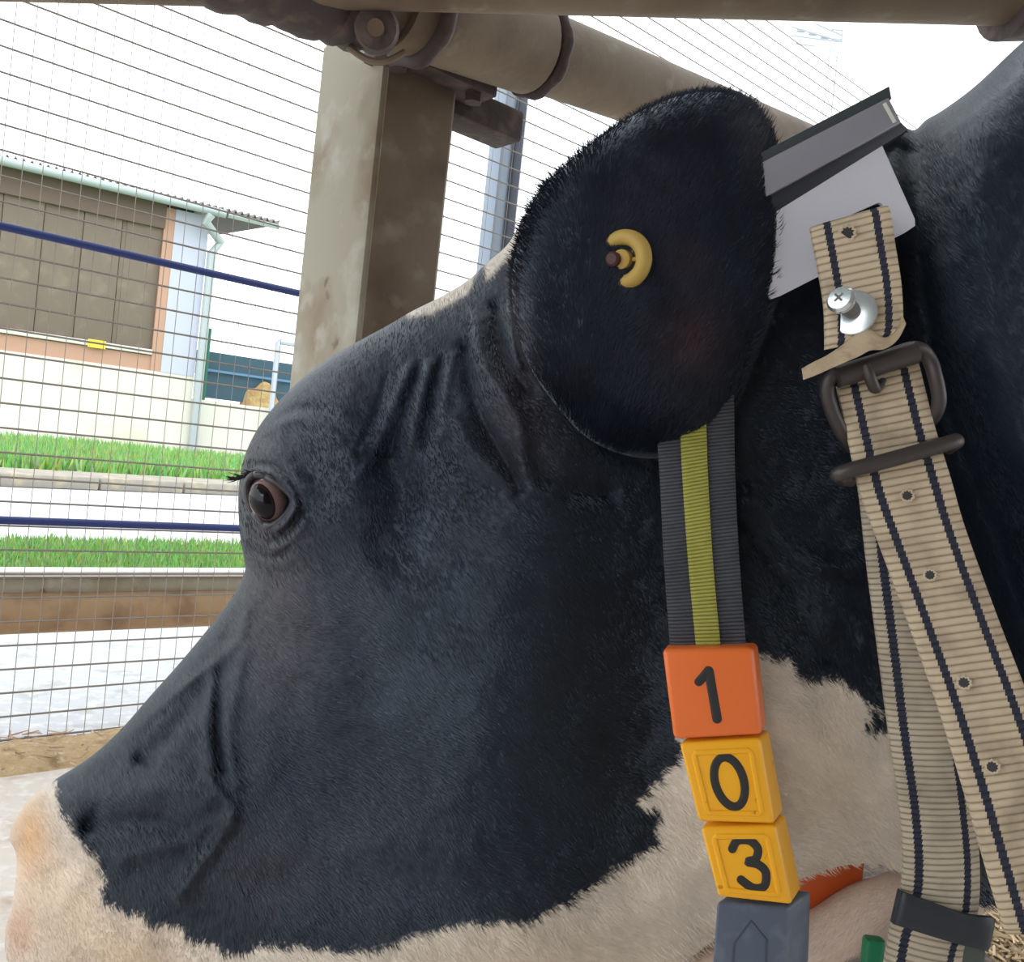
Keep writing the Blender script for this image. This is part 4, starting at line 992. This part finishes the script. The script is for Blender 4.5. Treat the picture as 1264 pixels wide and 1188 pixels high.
# ------------------------------------------------------------------ numbered collar
nc = thing('number_collar', 'grey collar with yellow stripe carrying blocks 1, 0 and 3 under the jaw', 'collar')
ribbon('collar_strap', [(806, 470, .558, 905, 455, .560), (811, 540, .556, 906, 530, .558), (815, 600, .551, 907, 590, .553), (820, 700, .544, 912, 690, .546), (828, 806, .536, 921, 806, .538)], M_greyweb, nc, th=.0022)
ribbon('yellow_stripe', [(838, 470, .5545, 870, 468, .5550), (840, 540, .5525, 872, 536, .5530), (843, 600, .5475, 874, 594, .5480), (850, 700, .5405, 880, 696, .5410), (860, 806, .5325, 890, 806, .5330)], M_yelweb, nc, th=.0014, nx=8)
def block(name, fr, d0, m, bev, label=None, side=14, depth=.020, panel=None, dl=0.0):
    f_ = [P(*fr[0], d0 + dl), P(*fr[1], d0), P(*fr[2], d0 - .003), P(*fr[3], d0 + dl - .003)]
    bk_ = [p_ + rt * (side / F * d0) + fw * depth + rt * ((fr[i][0] - 632) / F * depth) for i, p_ in enumerate(f_)]
    o_ = bmobj(name, hexa(f_ + bk_, bev, 4), m, nc)
    if label: o_['label'] = label
    n_ = (f_[1] - f_[0]).cross(f_[3] - f_[0]).normalized()
    if n_.dot(fw) > 0: n_ = -n_
    def at(s, t): return f_[0].lerp(f_[1], s).lerp(f_[3].lerp(f_[2], s), t) + n_ * .0002
    return o_, at, n_, f_
def digit(at, n_, pts, wd, parent, closed=False):
    sp = crom(pts, 8, closed) if len(pts) > 2 else np.array([np.array(pts[0]) * (1 - t) + np.array(pts[1]) * t for t in np.linspace(0, 1, 6)])
    w3 = [at(*q_) for q_ in sp]
    bm = bmesh.new()
    tube(w3, wd, 12, bm, cap=True, flat=.18, normal=n_, closed=closed)
    if not closed:
        for q_ in (w3[0], w3[-1]): tube([q_ - n_ * wd * .18, q_ + n_ * wd * .12, q_ + n_ * wd * .18], [wd, wd * .95, wd * .6], 16, bm)
    return bm
o1, at, n_, _ = block('number_block', [(817, 802), (930, 800), (941, 908), (831, 914)], .522, M_orange, .0032, 'orange block with number 1', 6)
bm = digit(at, n_, [(.36, .37), (.42, .31), (.48, .245)], .0026, o1)
bm2 = digit(at, n_, [(.485, .25), (.515, .79)], .0028, o1)
me_ = bpy.data.meshes.new('t'); bm2.to_mesh(me_); bm.from_mesh(me_); bm2.free()
bmobj('number', bm, M_digit, o1)
def framed(o_, at, n_, m, r_=.0016):
    c_ = [(.15, .13), (.86, .13), (.86, .88), (.15, .88)]; pts = []
    for i in range(4):
        a_, b_ = c_[i], c_[(i + 1) % 4]
        for t in (.04, .35, .65, .96): pts.append(at(a_[0] + (b_[0] - a_[0]) * t, a_[1] + (b_[1] - a_[1]) * t))
    bmobj('raised_frame', tube(pts, r_, 8, closed=True, flat=.55, normal=n_), m, o_)
    c_ = [(.05, .05), (.95, .05), (.95, .95), (.05, .95)]
o2, at, n_, _ = block('number_block', [(838, 918), (938, 912), (956, 1018), (862, 1015)], .519, M_yellow, .0022, 'amber block with number 0', 12)
framed(o2, at, n_, M_yellow)
bmobj('number', digit(at, n_, [(.52 + .185 * math.cos(a_) , .50 + .30 * math.sin(a_)) for a_ in np.linspace(0, 2 * math.pi, 17)[:-1]], .0025, o2, closed=True), M_digit, o2)
o3, at, n_, _ = block('number_block', [(864, 1022), (957, 1020), (977, 1118), (886, 1108)], .516, M_yellow, .0022, 'amber block with number 3', 13)
framed(o3, at, n_, M_yellow)
bmobj('number', digit(at, n_, [(.36, .30), (.45, .19), (.60, .18), (.68, .24), (.70, .32), (.64, .43), (.53, .47), (.66, .50), (.74, .60), (.68, .78), (.52, .82), (.38, .72)], .0025, o3), M_digit, o3)
o4, at, n_, _ = block('clasp_block', [(884, 1114), (973, 1121), (970, 1215), (877, 1212)], .515, M_blackbox, .0022, 'slate grey clasp block with an outlined arrow', 30, .022)
bmobj('arrow_outline', tube([at(*q_) for q_ in ((.28, .50), (.50, .20), (.72, .44), (.72, .92), (.28, .92))], .0006, 8, closed=True, flat=.8, normal=n_), M_blackside, o4)
# orange block on the far side of the collar
q_ = [P(975, 1076, .700), P(1068, 1062, .715), P(1062, 1125, .715), P(975, 1150, .700)]
o5 = bmobj('number_block', hexa(q_ + [p_ + fw * .015 + up * -.001 for p_ in q_], .002, 3), M_orange2, nc); o5['label'] = 'orange block at the far side of the collar'
# green plastic piece on the soil
g0 = P(1083, 1162, .60); gz = g0.z
g_ = bmobj('green_stake', obox(Vector((g0.x - .007, g0.y, 0)), (0.014, 0, 0), (0, 0.010, 0), (0, 0, gz), .003), M_brgreen)
tag(g_, 'small green plastic stake tip between the slate clasp block and the rear strap', 'stake')
